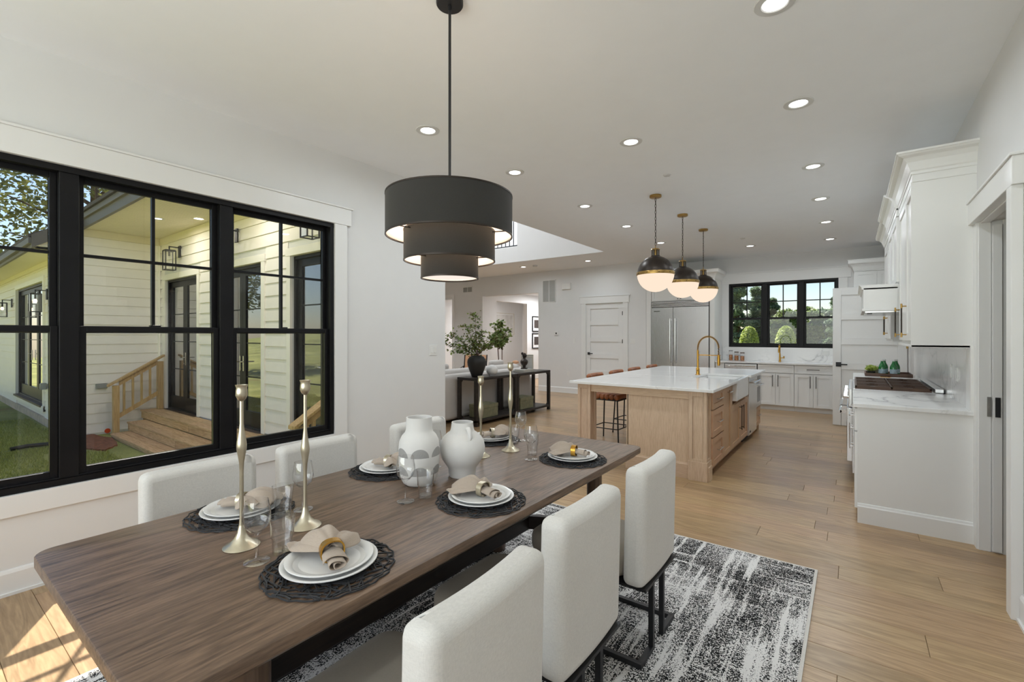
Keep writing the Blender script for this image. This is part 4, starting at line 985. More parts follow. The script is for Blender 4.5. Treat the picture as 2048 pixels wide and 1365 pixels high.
# ------------------------------------------------------------------ kitchen helpers
q = dict(world=False)
def shaker(x0, z0, w, h, t=.020, rail=.058, mb=None):
    """shaker front in local coordinates, face at y=-t"""
    mb = mb or MB(); x1, z1 = x0+w, z0+h; r = min(rail, h*.28, w*.3)
    mb.box(x0, -t, z0, x0+r, 0, z1).box(x1-r, -t, z0, x1, 0, z1).box(x0+r, -t, z1-r, x1-r, 0, z1).box(x0+r, -t, z0, x1-r, 0, z0+r).box(x0+r, -t*.45, z0+r, x1-r, 0, z1-r); return mb
def bar(parent, x, z, L, vert, mat='bronze', ends=None, t=.020, r=.0055, stand=.032):
    """bar pull on two posts; a part of its door or drawer"""
    p = (lambda u, y: (x, y, z+u)) if vert else (lambda u, y: (x+u, y, z))
    h = MB().cyl(p(-L/2, -t-stand), p(L/2, -t-stand), r, n=10); h.cyl(p(-L/2+.02, -t), p(-L/2+.02, -t-stand), r*.8, n=8); h.cyl(p(L/2-.02, -t), p(L/2-.02, -t-stand), r*.8, n=8)
    o = h.build('handle', mat, parent, smooth=50, **q)
    if ends:
        e = MB().cyl(p(-L/2-.001, -t-stand), p(-L/2+.035, -t-stand), r*1.25, n=10).cyl(p(L/2-.035, -t-stand), p(L/2+.001, -t-stand), r*1.25, n=10)
        e.cyl(p(-L/2+.02, -t), p(-L/2+.02, -t-stand), r*.9, n=8).cyl(p(L/2-.02, -t), p(L/2-.02, -t-stand), r*.9, n=8); e.build('handle_end', ends, parent, smooth=50, **q)
    return o
def carcass(name, label, loc, rz, w, d, h, mat, z0=.10, group=None, kick=True, toe='cab'):
    t = thing(name, label, 'cabinet', loc, rz, group)
    B(0, .001, z0, w, d, h).build('body', mat, t, **q)
    if kick: B(0, .06, 0, w, d, z0).build('toe_kick', toe, t, **q)
    return t
# ------------------------------------------------------------------ island
IY0, IY1, IXF, IXB = 4.78, 7.93, -1.15, -1.97      # cabinet block
isl = thing('kitchen_island', 'pale oak island frame with panelled posts and overhanging apron', 'island', (-1.85, 6.35, 0))
def post(x0, x1, y0, y1, faces):
    mb = MB().box(x0+.014, y0+.014, 0, x1-.014, y1-.014, .885)
    for z0, z1, g in ((0, .19, 0), ):
        mb.box(x0-.006, y0-.006, 0, x1+.006, y1+.006, .19)
    b = .034
    for yy, s in ((y0, 1), (y1, -1)):
        mb.box(x0, yy, .19, x0+b, yy+s*.014, .885).box(x1-b, yy, .19, x1, yy+s*.014, .885).box(x0+b, yy, .835, x1-b, yy+s*.014, .885).box(x0+b, yy, .19, x1-b, yy+s*.014, .215)
    for xx, s in ((x0, 1), (x1, -1)):
        mb.box(xx, y0+.014, .19, xx+s*.014, y0+b, .885).box(xx, y1-b, .19, xx+s*.014, y1-.014, .885).box(xx, y0+b, .835, xx+s*.014, y1-b, .885).box(xx, y0+b, .19, xx+s*.014, y1-b, .215)
    mb.build('post', 'islandz', isl, bevel=.002)
post(-1.315, -1.145, 4.755, 4.925, 0); post(-2.56, -2.40, 4.755, 4.915, 0); post(-2.56, -2.40, 7.75, 7.91, 0)
B(-1.975, 4.80, .10, -1.32, 4.82, .80).build('end_panel', 'islandz', isl, bevel=.001)
B(-2.40, 4.775, .80, -1.315, 4.795, .885).build('apron', 'islandx', isl, bevel=.001)
B(-2.55, 4.92, .80, -2.53, 7.75, .885).build('apron', 'islandr', isl, bevel=.001)
B(-1.985, 4.80, .0, -1.965, 7.93, .885).build('back_panel', 'islandz', isl, bevel=.001)
MB().ext([(4.780, 0), (4.80, 0), (4.80, .155), (4.793, .155), (4.790, .145), (4.780, .138)], 'x', -1.99, -1.32).build('baseboard', 'islandx', isl)
MB().box(-1.142, 4.78, .0, -1.125, 4.90, .14).build('baseboard', 'islandx', isl, bevel=.002)
B(-1.965, 7.90, .0, -1.15, 7.92, .885).build('end_panel', 'islandz', isl)
ct = thing('island_countertop', 'white quartz island countertop with faint grey veins', 'countertop', (-1.85, 6.35, .885))
SY0, SY1, SX = 5.98, 6.74, -1.62
MB().box(-2.64, 4.70, .885, -1.07, SY0, .914).box(-2.64, SY1, .885, -1.07, 7.97, .914).box(-2.64, SY0, .885, SX, SY1, .914).build('slab', 'quartz', ct, bevel=.003)
def iu(y0, y1, name, label, group='island cabinets'):     # unit facing +X
    return carcass(name, label, (IXF, y0, 0), PI/2, y1-y0, .80, .88, 'islandr', .10, group, True, 'islandr')
def ifront(t, kind, x0, z0, w, h, hd=None, hm='nickel'):
    o = shaker(x0+.003, z0+.003, w-.006, h-.006).build(kind, 'islandr', t, bevel=.0012, **q)
    if hd: bar(o, hd[0], hd[1], hd[2], hd[3], hm)
    return o
u = iu(4.93, 5.42, 'drawer_unit', 'oak island three-drawer unit next to the near post')
for z0, h in ((.685, .19), (.405, .275), (.105, .295)): ifront(u, 'drawer', 0, z0, .49, h, (.245, z0+h*.52, .17, False))
u = iu(5.42, 5.82, 'narrow_cabinet', 'narrow oak island cabinet between the drawers and farmhouse sink')
ifront(u, 'door', 0, .105, .40, .77, (.25, .80, .16, False))
u = iu(5.82, 6.86, 'sink_cabinet', 'oak two-door island cabinet under the farmhouse sink')
u.children[0].data = B(0, .001, .10, 1.04, .80, .62).mesh('body', 'islandr')
ifront(u, 'door', 0, .105, .52, .51, (.46, .42, .30, True), 'bronze'); ifront(u, 'door', .52, .105, .52, .51, (.06+.52, .42, .30, True), 'bronze')
B(0, 0, .615, .155, .02, .88).build('filler_strip', 'islandr', u, **q); B(.925, 0, .615, 1.04, .02, .88).build('filler_strip', 'islandr', u, **q)
sk = thing('farmhouse_sink', 'white apron-front farmhouse sink set into the island', 'sink', (-1.35, 6.36, .64))
a0, a1 = 5.985, 6.735
MB().box(-1.10, a0, .655, -1.155, a1, .905).box(SX-.02, a0, .655, SX+.01, a1, .884).box(SX+.01, a0, .655, -1.155, a0+.03, .884).box(SX+.01, a1-.03, .655, -1.155, a1, .884).box(SX+.01, a0+.03, .655, -1.155, a1-.03, .68).build('basin', 'plate', sk, bevel=.008, segs=4)
MB().lathe([(0, 0), (.04, 0), (.045, .003), (.02, .004), (0, .004)], 20, (-1.4, 6.36, .68)).build('drain', 'chrome', sk, smooth=40)
dw = thing('dishwasher', 'stainless dishwasher with bar handle beside the farmhouse sink', 'dishwasher', (IXF, 6.865, 0), PI/2)
B(.0, .0, .10, .60, .60, .88).build('body', 'steel', dw, **q); B(.004, -.035, .09, .596, -.001, .875).build('door', 'steel', dw, bevel=.003, **q)
MB().cyl((.04, -.085, .80), (.56, -.085, .80), .013).cyl((.06, -.035, .80), (.06, -.085, .80), .010).cyl((.54, -.035, .80), (.54, -.085, .80), .010).build('handle', 'chrome', dw, smooth=50, **q)
B(.05, -.0365, .12, .13, -.0345, .145).build('badge', 'blackmetal', dw, **q)
B(0, .05, 0, .6, .6, .10).build('toe_kick', 'blackmetal', dw, **q)
mw = thing('microwave_drawer', 'stainless microwave drawer with square window at island end', 'microwave', (IXF, 7.47, .38), PI/2)
B(0, 0, 0, .44, .55, .50).build('body', 'steel', mw, **q)
MB().box(.004, -.03, .01, .436, -.001, .36).build('door', 'steel', mw, bevel=.003, **q); B(.10, -.032, .08, .34, -.0295, .30).build('window', 'dark', mw, **q)
MB().box(.004, -.03, .37, .436, -.001, .495).build('control_panel', 'steel', mw, bevel=.003, **q); B(.10, -.032, .40, .34, -.0295, .46).build('display', 'dark', mw, **q)
MB().cyl((.04, -.07, .33), (.40, -.07, .33), .010).cyl((.06, -.03, .33), (.06, -.07, .33), .008).cyl((.38, -.03, .33), (.38, -.07, .33), .008).build('handle', 'chrome', mw, smooth=50, **q)
u = carcass('drawer_unit', 'oak drawer under the microwave at the far island end', (IXF, 7.47, 0), PI/2, .44, .75, .378, 'islandr', .10, 'island cabinets', True, 'islandr')
ifront(u, 'drawer', 0, .105, .44, .27, (.22, .26, .17, False))
# island spring faucet
ft = thing('spring_faucet', 'tall brass spring-neck faucet on the island', 'faucet', (-1.665, 6.45, .914))
MB().lathe([(0, 0), (.034, 0), (.034, .006), (.022, .008), (.022, .085), (.018, .09), (0, .09)], 24).build('base', 'gold', ft, smooth=40, **q)
MB().cyl((0, 0, .085), (0, 0, .33), .0135).build('column', 'gold', ft, smooth=50, **q)
arc = [(.13-.13*math.cos(PI*k/24), 0, .36+.15*math.sin(PI*k/24)*1.0) for k in range(25)]; arc = [(0, 0, .33)]+arc+[(.26, 0, .30), (.26, 0, .27)]
MB().tube(arc, .0055, 8).build('hose', 'blackmetal', ft, smooth=60, **q)
cp = []; tot = len(arc)-1
for k in range(tot*16):
    f = k/16; i = int(f); g = f-i; P0 = Vector(arc[i]); P1 = Vector(arc[min(i+1, tot)]); p = P0.lerp(P1, g); d = (P1-P0).normalized(); n1 = Vector((0, 1, 0)); n2 = d.cross(n1); a = k*2*PI/9.0
    cp.append(p+n1*math.cos(a)*.0125+n2*math.sin(a)*.0125)
MB().tube(cp, .0026, 4).build('spring_coil', 'gold', ft, smooth=60, **q)
MB().lathe([(0, .10), (.016, .10), (.019, .13), (.019, .21), (.014, .24), (0, .24)], 16, (.26, 0, .03)).build('spray_head', 'gold', ft, smooth=50, **q)
MB().cyl((0, 0, .262), (.245, 0, .262), .006).tube([(.26+.022*math.cos(2*PI*k/16), .022*math.sin(2*PI*k/16), .262) for k in range(16)], .004, 6, True).build('docking_arm', 'gold', ft, smooth=50, **q)
MB().cyl((0, -.02, .055), (.012, -.085, .075), .005).build('lever', 'gold', ft, smooth=50, **q)
# ------------------------------------------------------------------ bar stools
def stool(loc, label):
    t = thing('bar_stool', label, 'stool', loc, 0, 'cognac leather bar stools at the island')      # sitter faces +x
    for i in range(6):
        x = -.17+i*.068; MB().ball((0, 0, 0), 1, 4, 2) if False else None
        m_ = MB(); L = .215; n = 14; pr_ = [(0, -L), (.026, -L+.002), (.036, -L+.014), (.0375, -L+.03), (.0375, L-.03), (.036, L-.014), (.026, L-.002), (0, L)]
        m_.lathe(pr_, n).xf(Matrix.Translation((x, 0, .62)) @ Matrix.Rotation(PI/2, 4, 'X')); m_.build('seat_roll', 'leather', t, smooth=60, **q)
    B(-.21, -.20, .572, .20, .20, .592).build('seat_pan', 'blackmetal', t, bevel=.003, **q)
    for z, dx in ((.74, -.235), (.81, -.25), (.878, -.265)):
        pts = [(dx+.05*(1-math.cos(a))*1.4, .215*math.sin(a)*1.05, z) for a in [(-75+150*k/14)*PI/180 for k in range(15)]]
        if z < .86 and z > .74: pass
        MB().tube([Vector(pts[0])]+[Vector(p) for p in pts[1:-1]]+[Vector(pts[-1])], [.012]+[.034]*(len(pts)-2)+[.012], 14).build('back_roll', 'leather', t, smooth=60, **q)
    for sy in (-1, 1):
        MB().tube([(-.20, sy*.17, .58), (-.235, sy*.17, .66), (-.258, sy*.16, .87)], .008, 8).build('back_support', 'blackmetal', t, smooth=50, **q)
        for sx in (-1, 1): MB().tube([(sx*.17, sy*.17, .585), (sx*.20, sy*.20, 0)], .0095, 8).build('leg', 'blackmetal', t, smooth=50, **q)
        MB().tube([(-.19, sy*.19, .20), (.19, sy*.19, .20)], .007, 8).build('foot_rail', 'blackmetal', t, **q)
    MB().tube([(.19, -.19, .20), (.19, .19, .20)], .007, 8).build('foot_rail', 'blackmetal', t, **q); MB().tube([(-.19, -.19, .20), (-.19, .19, .20)], .007, 8).build('foot_rail', 'blackmetal', t, **q)
    return t
s0 = stool((-2.66, 5.88, 0), 'cognac leather bar stool nearest the dining table, seen under the counter')
for y, l in ((6.60, 'second cognac bar stool from the dining table'), (7.32, 'third cognac bar stool from the dining table'), (8.15, 'cognac bar stool farthest down the island')): dup(s0, (-2.66, y, 0), 0, l)
# ------------------------------------------------------------------ globe pendants
def globe(y, label):
    t = thing('globe_pendant', label, 'pendant light', (-1.87, y, H), 0, 'black and opal globe pendants over the island'); cz = -.925; r = .21
    MB().lathe([(0, -.028), (.060, -.028), (.068, -.022), (.068, 0), (0, 0)], 32).build('canopy', 'brass', t, smooth=40, **q)
    ch = MB(); n = 15; L = (-.592+.03)/n
    for i in range(n):
        z = -.03+L*(i+.5); a = (i % 2)*PI/2
        ch.tube([(math.cos(a)*.008*math.cos(2*PI*k/8), math.sin(a)*.008*math.cos(2*PI*k/8), z+.0235*math.sin(2*PI*k/8)) for k in range(8)], .0024, 4, True)
    ch.cyl((.003, .003, -.03), (.003, .003, -.59), .0018, n=5); ch.build('chain', 'bronze', t, smooth=60, **q)['kind'] = 'stuff'
    MB().tube([(0, .014*math.cos(2*PI*k/12), -.607+.016*math.sin(2*PI*k/12)) for k in range(12)], .003, 6, True).build('loop', 'brass', t, smooth=60, **q)
    MB().lathe([(0, -.628), (.040, -.628), (.050, -.638), (.050, -.642), (0, -.642)], 24).build('cage_cap', 'brass', t, smooth=40, **q)
    for k in range(6):
        a = k*PI/3+.3; MB().cyl((.038*math.cos(a), .038*math.sin(a), -.64), (.038*math.cos(a), .038*math.sin(a), -.722), .0065, n=8).build('cage_rod', 'bronze', t, smooth=50, **q)
    MB().cyl((0, 0, -.64), (0, 0, -.72), .012).build('inner_rod', 'brass', t, smooth=50, **q)
    MB().ball((0, 0, cz), r, 48, 16, .02, PI/2-.10).lathe([(.052, -.722), (.052, -.712), (0, -.712)], 24).build('metal_dome', 'bronze', t, smooth=50, **q)
    MB().lathe([(r-.004, cz-.018), (r+.006, cz-.018), (r+.007, cz-.014), (r+.007, cz+.014), (r+.006, cz+.018), (r-.004, cz+.018)], 64, cap=False).build('brass_band', 'brass', t, smooth=40, **q)
    for k in range(10):
        a = k*2*PI/10+.2; MB().ball(((r+.007)*math.cos(a), (r+.007)*math.sin(a), cz), .006, 8, 6).build('rivet', 'bronze', t, smooth=60, **q)
    MB().ball((0, 0, cz-.004), r, 48, 16, -PI/2, -.02).build('glass_globe', 'globe', t, smooth=60, **q)
    return t
globe(5.39, 'black and opal globe pendant nearest the dining table'); globe(6.465, 'middle black and opal globe pendant over the island'); globe(7.557, 'black and opal globe pendant nearest the kitchen window')
# ------------------------------------------------------------------ range wall (faces -X)
def wu(y1, w, name, label, mat='cab', d=.655, h=.88, z0=.10, x=.033, group='white range-wall base cabinets'):
    return carcass(name, label, (x, y1, 0), -PI/2, w, d, h, mat, z0, group)
def cfront(t, kind, x0, z0, w, h, hd=None, hm='bronze', ends=None, mat='cab', rail=.058):
    o = shaker(x0+.002, z0+.002, w-.004, h-.004, rail=rail).build(kind, mat, t, bevel=.0012, **q)
    if hd: bar(o, hd[0], hd[1], hd[2], hd[3], hm, ends)
    return o
u = wu(5.60, 1.13, 'base_cabinet', 'white base cabinet with plain side panel facing the dining area')
for k in range(2): cfront(u, 'drawer', .565*k, .70, .565, .175, (.565*k+.28, .79, .2, False), 'chrome'); cfront(u, 'door', .565*k, .10, .565, .59, (.565*k+(.50 if k == 0 else .065), .56, .2, True), 'chrome')
B(.03, 4.452, .10, .69, 4.47, .884).build('side_panel', 'cab', u, bevel=.001)
MB().ext([(4.455, 0), (4.436, 0), (4.436, .125), (4.442, .132), (4.445, .145), (4.452, .150), (4.455, .150)], 'x', .03, .69).build('baseboard', 'cab', u)
u = wu(8.05, 1.20, 'base_cabinet', 'white base cabinet beyond the range')
for k in range(2): cfront(u, 'drawer', .6*k, .70, .6, .175, (.6*k+.3, .79, .2, False), 'chrome'); cfront(u, 'door', .6*k, .10, .6, .59, (.6*k+(.53 if k == 0 else .07), .56, .2, True), 'chrome')
tag(B(.006, 4.435, .884, .69, 5.595, .914).build('countertop', 'marble', bevel=.003), 'marble-look countertop end nearest the dining area', 'countertop')
tag(B(.006, 6.855, .884, .69, 8.07, .914).build('countertop', 'marble', bevel=.003), 'marble-look countertop beyond the range holding the tray', 'countertop')
B(.655, 4.44, .915, .689, 4.60, 1.369).build('backsplash_end', 'cab')['kind'] = 'structure'
rg2 = thing('gas_range', 'stainless gas range with bronze grates and chrome knobs', 'range', (.0, 6.83, 0), -PI/2); RW = 1.21
B(0, .0, .09, RW, .66, .90).build('body', 'steel', rg2, **q); B(.0, -.03, .74, RW, .0, .915).build('control_panel', 'steel', rg2, bevel=.006, **q)
B(.01, .005, .905, RW-.01, .655, .918).build('cooktop', 'steel', rg2, bevel=.003, **q); B(0, .60, .918, RW, .66, .955).build('back_guard', 'steel', rg2, bevel=.004, **q)
for x0, w in ((.01, .76), (.78, .42)):
    dr = B(x0, -.045, .20, x0+w, -.001, .725).build('oven_door', 'steel', rg2, bevel=.004, **q)
    MB().cyl((x0+.03, -.10, .68), (x0+w-.03, -.10, .68), .014).box(x0+.03, -.10, .665, x0+.055, -.045, .695).box(x0+w-.055, -.10, .665, x0+w-.03, -.045, .695).build('handle', 'chrome', dr, smooth=50, **q)
    B(x0+.1, -.047, .32, x0+w-.1, -.044, .58).build('oven_window', 'dark', dr, **q)
for k in range(8):
    m_ = MB().lathe([(0, 0), (.027, 0), (.027, .008), (.020, .012), (.019, .040), (.016, .043), (0, .043)], 18).box(-.004, -.018, .043, .004, .018, .047)
    m_.xf(Matrix.Translation((.09+k*.147, -.03, .83)) @ Matrix.Rotation(PI/2, 4, 'X')).build('knob', 'chrome', rg2, smooth=40, **q)
for k in range(3):
    g0 = .02+k*.393; g1 = g0+.385; mb = MB()
    mb.box(g0, .02, .918, g0+.014, .58, .948).box(g1-.014, .02, .918, g1, .58, .948).box(g0, .02, .932, g1, .034, .948).box(g0, .566, .932, g1, .58, .948).box(g0, .293, .932, g1, .307, .948)
    for yc in (.16, .44):
        for j in range(9):
            xx = g0+.03+j*.04; gap = .045 if 2 < j < 6 else .02
            mb.box(xx, yc-.125, .936, xx+.009, yc-gap, .948).box(xx, yc+gap, .936, xx+.009, yc+.125, .948)
    mb.build('grate', 'grate', rg2, **q)
    for yc in (.16, .44): MB().lathe([(0, .918), (.045, .918), (.045, .928), (.03, .934), (0, .934)], 20, ((g0+g1)/2, yc, 0)).build('burner', 'blackmetal', rg2, smooth=40, **q)
for x in (.05, RW-.05): MB().cyl((x, .05, 0), (x, .05, .09), .02).cyl((x, .6, 0), (x, .6, .09), .02).build('foot', 'blackmetal', rg2, **q)
B(.0, .03, .02, RW, .04, .195).build('kick_plate', 'steel', rg2, **q)
# upper cabinets
def crown(parent, x0, y0, x1, y1, z0, z1, sides, mat='cab', name='crown'):
    """stepped crown with outward cove on given sides: set of 'x-','y-','y+','x+'"""
    out = .092; prof = [(0, z0), (.006, z0), (.006, z0+.02), (.012, z0+.03), (.018, z0+.05), (.030, z0+.085), (.052, z0+.115), (.078, z0+.128), (.086, z0+.138), (.086, z1-.018), (out, z1-.014), (out, z1)]
    zz = [(o, z) for o, z in prof]; rect = []
    mb = MB()
    for o, z in zz:
        a = x0-(o if 'x-' in sides else 0); b = x1+(o if 'x+' in sides else 0); c = y0-(o if 'y-' in sides else 0); d = y1+(o if 'y+' in sides else 0)
        mb.v += [(a, c, z), (b, c, z), (b, d, z), (a, d, z)]
    n = len(zz)
    for i in range(n-1):
        for j in range(4): mb.f.append((i*4+j, i*4+(j+1) % 4, (i+1)*4+(j+1) % 4, (i+1)*4+j)); mb.m.append(0)
    mb.f.append((3, 2, 1, 0)); mb.f.append(((n-1)*4, (n-1)*4+1, (n-1)*4+2, (n-1)*4+3)); mb.m += [0, 0]
    return mb.build(name, mat, parent)
def upper(y0, y1, z0, z1, x, doors, label, crown_sides, hz=1.56):
    t = thing('upper_cabinet', label, 'cabinet', (x, y1, 0), -PI/2, 'white upper cabinets on the range wall'); w = y1-y0; d = RX-x
    B(0, .0, z0, w, d, z1).build('body', 'cab', t, **q)
    return t, w
def wcrown(t, x0, y0, x1, y1, z0, z1, sides):
    # parent rotated: build in world then transform to local
    o = crown(None, x0, y0, x1, y1, z0, z1, sides); o.parent = t
    inv = (Matrix.Translation(t.location) @ Matrix.Rotation(t.rotation_euler.z, 4, 'Z')).inverted(); o.data.transform(inv); return o
t, w = upper(4.48, 5.62, 1.37, 2.56, .371, 2, 'tall white upper cabinet with side panel facing the dining area', None)
cfront(t, 'door', 0, 1.395, .66, 1.16, (.07, 1.56, .27, True), 'bronze', 'brass'); cfront(t, 'door', .66, 1.395, .48, 1.16, (.73, 1.56, .27, True), 'bronze', 'brass')
B(.345, 4.462, 1.352, .69, 4.48, 2.56).build('side_panel', 'cab', t, bevel=.001)
B(.345, 4.462, 1.352, .69, 5.62, 1.37).build('light_rail', 'cab', t, bevel=.003)
B(.350, 4.458, 2.56, .69, 5.62, 2.63).build('frieze', 'cab', t)
wcrown(t, .350, 4.458, RX, 5.62, 2.615, 2.77, ('x-', 'y-'))
t, w = upper(5.625, 6.83, 1.93, 2.56, .351, 2, 'white upper cabinet above the range hood', None)
for k in range(2): cfront(t, 'door', .602*k, 1.94, .602, .61)
B(0, -.02, 2.56, w, .34, 2.63).build('frieze', 'cab', t, **q); wcrown(t, .330, 5.625, RX, 6.83, 2.615, 2.77, ('x-',))
t, w = upper(6.835, 8.05, 1.37, 2.56, .371, 2, 'white upper cabinet beyond the range hood', None)
for k in range(2): cfront(t, 'door', .607*k, 1.395, .607, 1.16, (.607*k+(.54 if k == 0 else .07), 1.56, .23, True), 'bronze', 'brass')
B(0, -.02, 2.56, w, .32, 2.63).build('frieze', 'cab', t, **q); wcrown(t, .350, 6.835, RX, 8.05, 2.615, 2.77, ('x-', 'y+'))
hd = thing('range_hood', 'white box range hood with small crown over the range', 'range hood', (.1, 6.2, 1.66))
MB().box(.085, 5.66, 1.70, .345, 6.80, 1.90).box(.075, 5.65, 1.675, .345, 6.81, 1.70).build('hood_box', 'cab', hd, bevel=.002)
crown_o = MB()
for (o_, z) in ((0, 1.885), (.012, 1.89), (.016, 1.91), (.03, 1.925), (.034, 1.929), (0, 1.929)): crown_o.v += [(.085-o_, 5.66-o_*.0-(o_ if False else 0), z), (.345, 5.66, z), (.345, 6.80, z), (.085-o_, 6.80, z)]
for i in range(5):
    for j in range(4): crown_o.f.append((i*4+j, i*4+(j+1) % 4, (i+1)*4+(j+1) % 4, (i+1)*4+j)); crown_o.m.append(0)
crown_o.build('hood_crown', 'cab', hd)
B(.345, 5.66, 1.68, .689, 6.80, 1.925).build('hood_back', 'cab', hd); B(.10, 5.70, 1.662, .66, 6.76, 1.674).build('hood_liner', 'steel', hd); B(.12, 5.9, 1.655, .16, 6.1, 1.661).build('hood_control', 'dark', hd)
# tray, bottles, plant
tr = thing('serving_tray', 'dark walnut serving tray beyond the range', 'tray', (.36, 7.72, .914))
MB().box(.13, 7.50, .914, .60, 7.94, .922).build('tray_base', 'walnut', tr, bevel=.002)
MB().box(.13, 7.50, .922, .142, 7.94, .955).box(.588, 7.50, .922, .60, 7.94, .955).box(.142, 7.50, .922, .588, 7.512, .955).box(.142, 7.928, .922, .588, 7.94, .955).build('tray_rim', 'walnut', tr, bevel=.002)
def bottle(loc, label):
    t = thing('water_bottle', label, 'bottle', loc, .4, 'green glass water bottles on the tray')
    MB().lathe([(0, 0), (.034, 0), (.037, .004), (.038, .012), (.038, .105), (.034, .125), (.020, .155), (.0145, .17), (.0135, .19), (0, .19)], 24).build('body', 'green', t, smooth=50, **q)
    MB().lathe([(.0384, .03), (.0384, .085)], 24, cap=False).build('label_band', 'labelm', t, smooth=50, **q); MB().lathe([(.0150, .186), (.0155, .188), (.0155, .206), (0, .208)], 16).build('cap', 'plastic', t, smooth=40, **q)
for x, y, l in ((.305, 7.60, 'green glass water bottle, front left of the four'), (.335, 7.74, 'green glass water bottle, back left of the four'), (.42, 7.60, 'green glass water bottle, front right of the four'), (.455, 7.74, 'green glass water bottle, back right of the four')): bottle((x, y, .9222), l)
pl = thing('potted_plant', 'small leafy plant in a black pot on the tray', 'plant', (.195, 7.585, .9222))
MB().lathe([(0, 0), (.036, 0), (.045, .055), (.041, .055), (.036, .045), (0, .045)], 20).build('pot', 'pot', pl, smooth=40, **q)
rr = random.Random(4); mb = MB(); leafcloud(mb, rr, (.195, 7.585, 1.015), .066, 170, .021, .55, .3); rawmesh('leaves', mb, 'leafC', pl)['kind'] = 'stuff'
st_ = MB()
for k in range(9): a = k*.7; st_.tube([(0, 0, .045), (.05*math.cos(a), .05*math.sin(a), .09)], .0015, 4)
st_.build('stems', 'stem', pl, **q)
tag(MB().box(-.05, -.06, 0, .05, .06, .003).box(-.05, -.06, .003, -.046, .06, .010).box(.046, -.06, .003, .05, .06, .010).xf(Matrix.Translation((.33, 7.44, .914))).build('brass_dish', 'gold'), 'small brass dish on the counter in front of the tray', 'dish')
tag(MB().lathe([(0, 0), (.030, 0), (.030, .09), (.026, .11), (0, .11)], 20, (.262, 7.70, .9222)).build('kraft_canister', 'greenbox', smooth=40), 'olive canister between the plant and green bottles', 'canister')
# ------------------------------------------------------------------ window wall (faces -Y)
KF = 10.15
def ku(x0, w, label, name='base_cabinet', h=.884): return carcass(name, label, (x0, KF, 0), 0, w, .64, h, 'cab', .10, 'white base cabinets under the kitchen window')
u = ku(-2.27, .17, 'narrow white cabinet end beside the fridge'); cfront(u, 'door', 0, .10, .17, .78, rail=.03)
uc = thing('undercounter_fridge', 'stainless undercounter appliance left of the white base cabinets', 'appliance', (-2.10, KF, 0)); B(0, .02, .08, .60, .62, .875).build('body', 'blackmetal', uc, **q)
B(.01, -.02, .10, .59, .019, .87).build('door', 'steel', uc, bevel=.003, **q); MB().cyl((.04, -.06, .83), (.56, -.06, .83), .011).cyl((.06, -.02, .83), (.06, -.06, .83), .008).cyl((.54, -.02, .83), (.54, -.06, .83), .008).build('handle', 'chrome', uc, smooth=50, **q)
B(.05, -.022, .20, .55, -.019, .76).build('door_glass', 'dark', uc, **q)
u = ku(-1.495, .61, 'white sink cabinet with false front under the kitchen window')
cfront(u, 'false_front', 0, .72, .61, .155, rail=.04)
for k in range(2): cfront(u, 'door', .305*k, .10, .305, .61, (.26 if k == 0 else .35, .57, .22, True))
u = ku(-.882, .60, 'white cabinet with one wide drawer right of the sink cabinet')
cfront(u, 'drawer', 0, .72, .60, .155, (.30, .80, .2, False), rail=.04)
for k in range(2): cfront(u, 'door', .30*k, .10, .30, .61, (.255 if k == 0 else .345, .57, .22, True))
u = ku(-.28, .95, 'white base cabinet in the corner behind the open pantry door')
for k in range(2): cfront(u, 'drawer', .475*k, .72, .475, .155, (.475*k+.24, .80, .2, False), rail=.04); cfront(u, 'door', .475*k, .10, .475, .61, (.475*k+(.42 if k == 0 else .05), .57, .22, True))
tag(B(-2.27, 10.10, .8845, RX, KY-.001, .914).build('countertop', 'quartz', bevel=.003), 'white countertop beneath the kitchen window', 'countertop')
fc = thing('brass_faucet', 'brass pull-down faucet beneath the kitchen window', 'faucet', (-1.17, 10.62, .914))
MB().lathe([(0, 0), (.028, 0), (.028, .006), (.019, .009), (.015, .15), (.013, .17), (0, .17)], 20).build('base', 'gold', fc, smooth=40, **q)
MB().tube([(0, 0, .16), (0, 0, .27)]+[(0, -.07+.07*math.cos(a), .27+.07*math.sin(a)) for a in [PI*k/10 for k in range(1, 11)]]+[(0, -.14, .24)], .011, 12).build('neck', 'gold', fc, smooth=60, **q)
MB().lathe([(0, 0), (.016, 0), (.018, .06), (.012, .075), (0, .075)], 16, (0, -.14, .18)).build('spray_head', 'gold', fc, smooth=50, **q)
MB().cyl((.015, 0, .07), (.075, 0, .08), .008).cyl((.07, 0, .065), (.07, 0, .11), .012).build('lever', 'gold', fc, smooth=50, **q)
for i, (x, h, r, l) in enumerate(((-2.06, .19, .038, 'clear lidded jar beside the fridge, left of three'), (-1.95, .165, .042, 'clear lidded jar of amber spices, middle of three'), (-1.84, .15, .042, 'clear lidded jar of amber spices, right of three'))):
    t = thing('glass_jar', l, 'jar', (x, 10.55, .914), 0, 'glass jars on the counter beside the fridge')
    MB().lathe([(r, 0.001), (r+.001, .004), (r+.001, h-.02), (r-.006, h-.008), (r-.006, h)], 20, cap=False).build('jar_glass', 'tglass', t, smooth=50, **q)
    MB().lathe([(0, .002), (r-.004, .002), (r-.004, h*.62), (0, h*.62)], 18).build('contents', 'spice', t, smooth=40, **q)
    MB().lathe([(0, h), (r, h), (r, h+.018), (0, h+.018)], 20).build('lid', 'walnut' if i else 'greyplastic', t, smooth=40, **q)
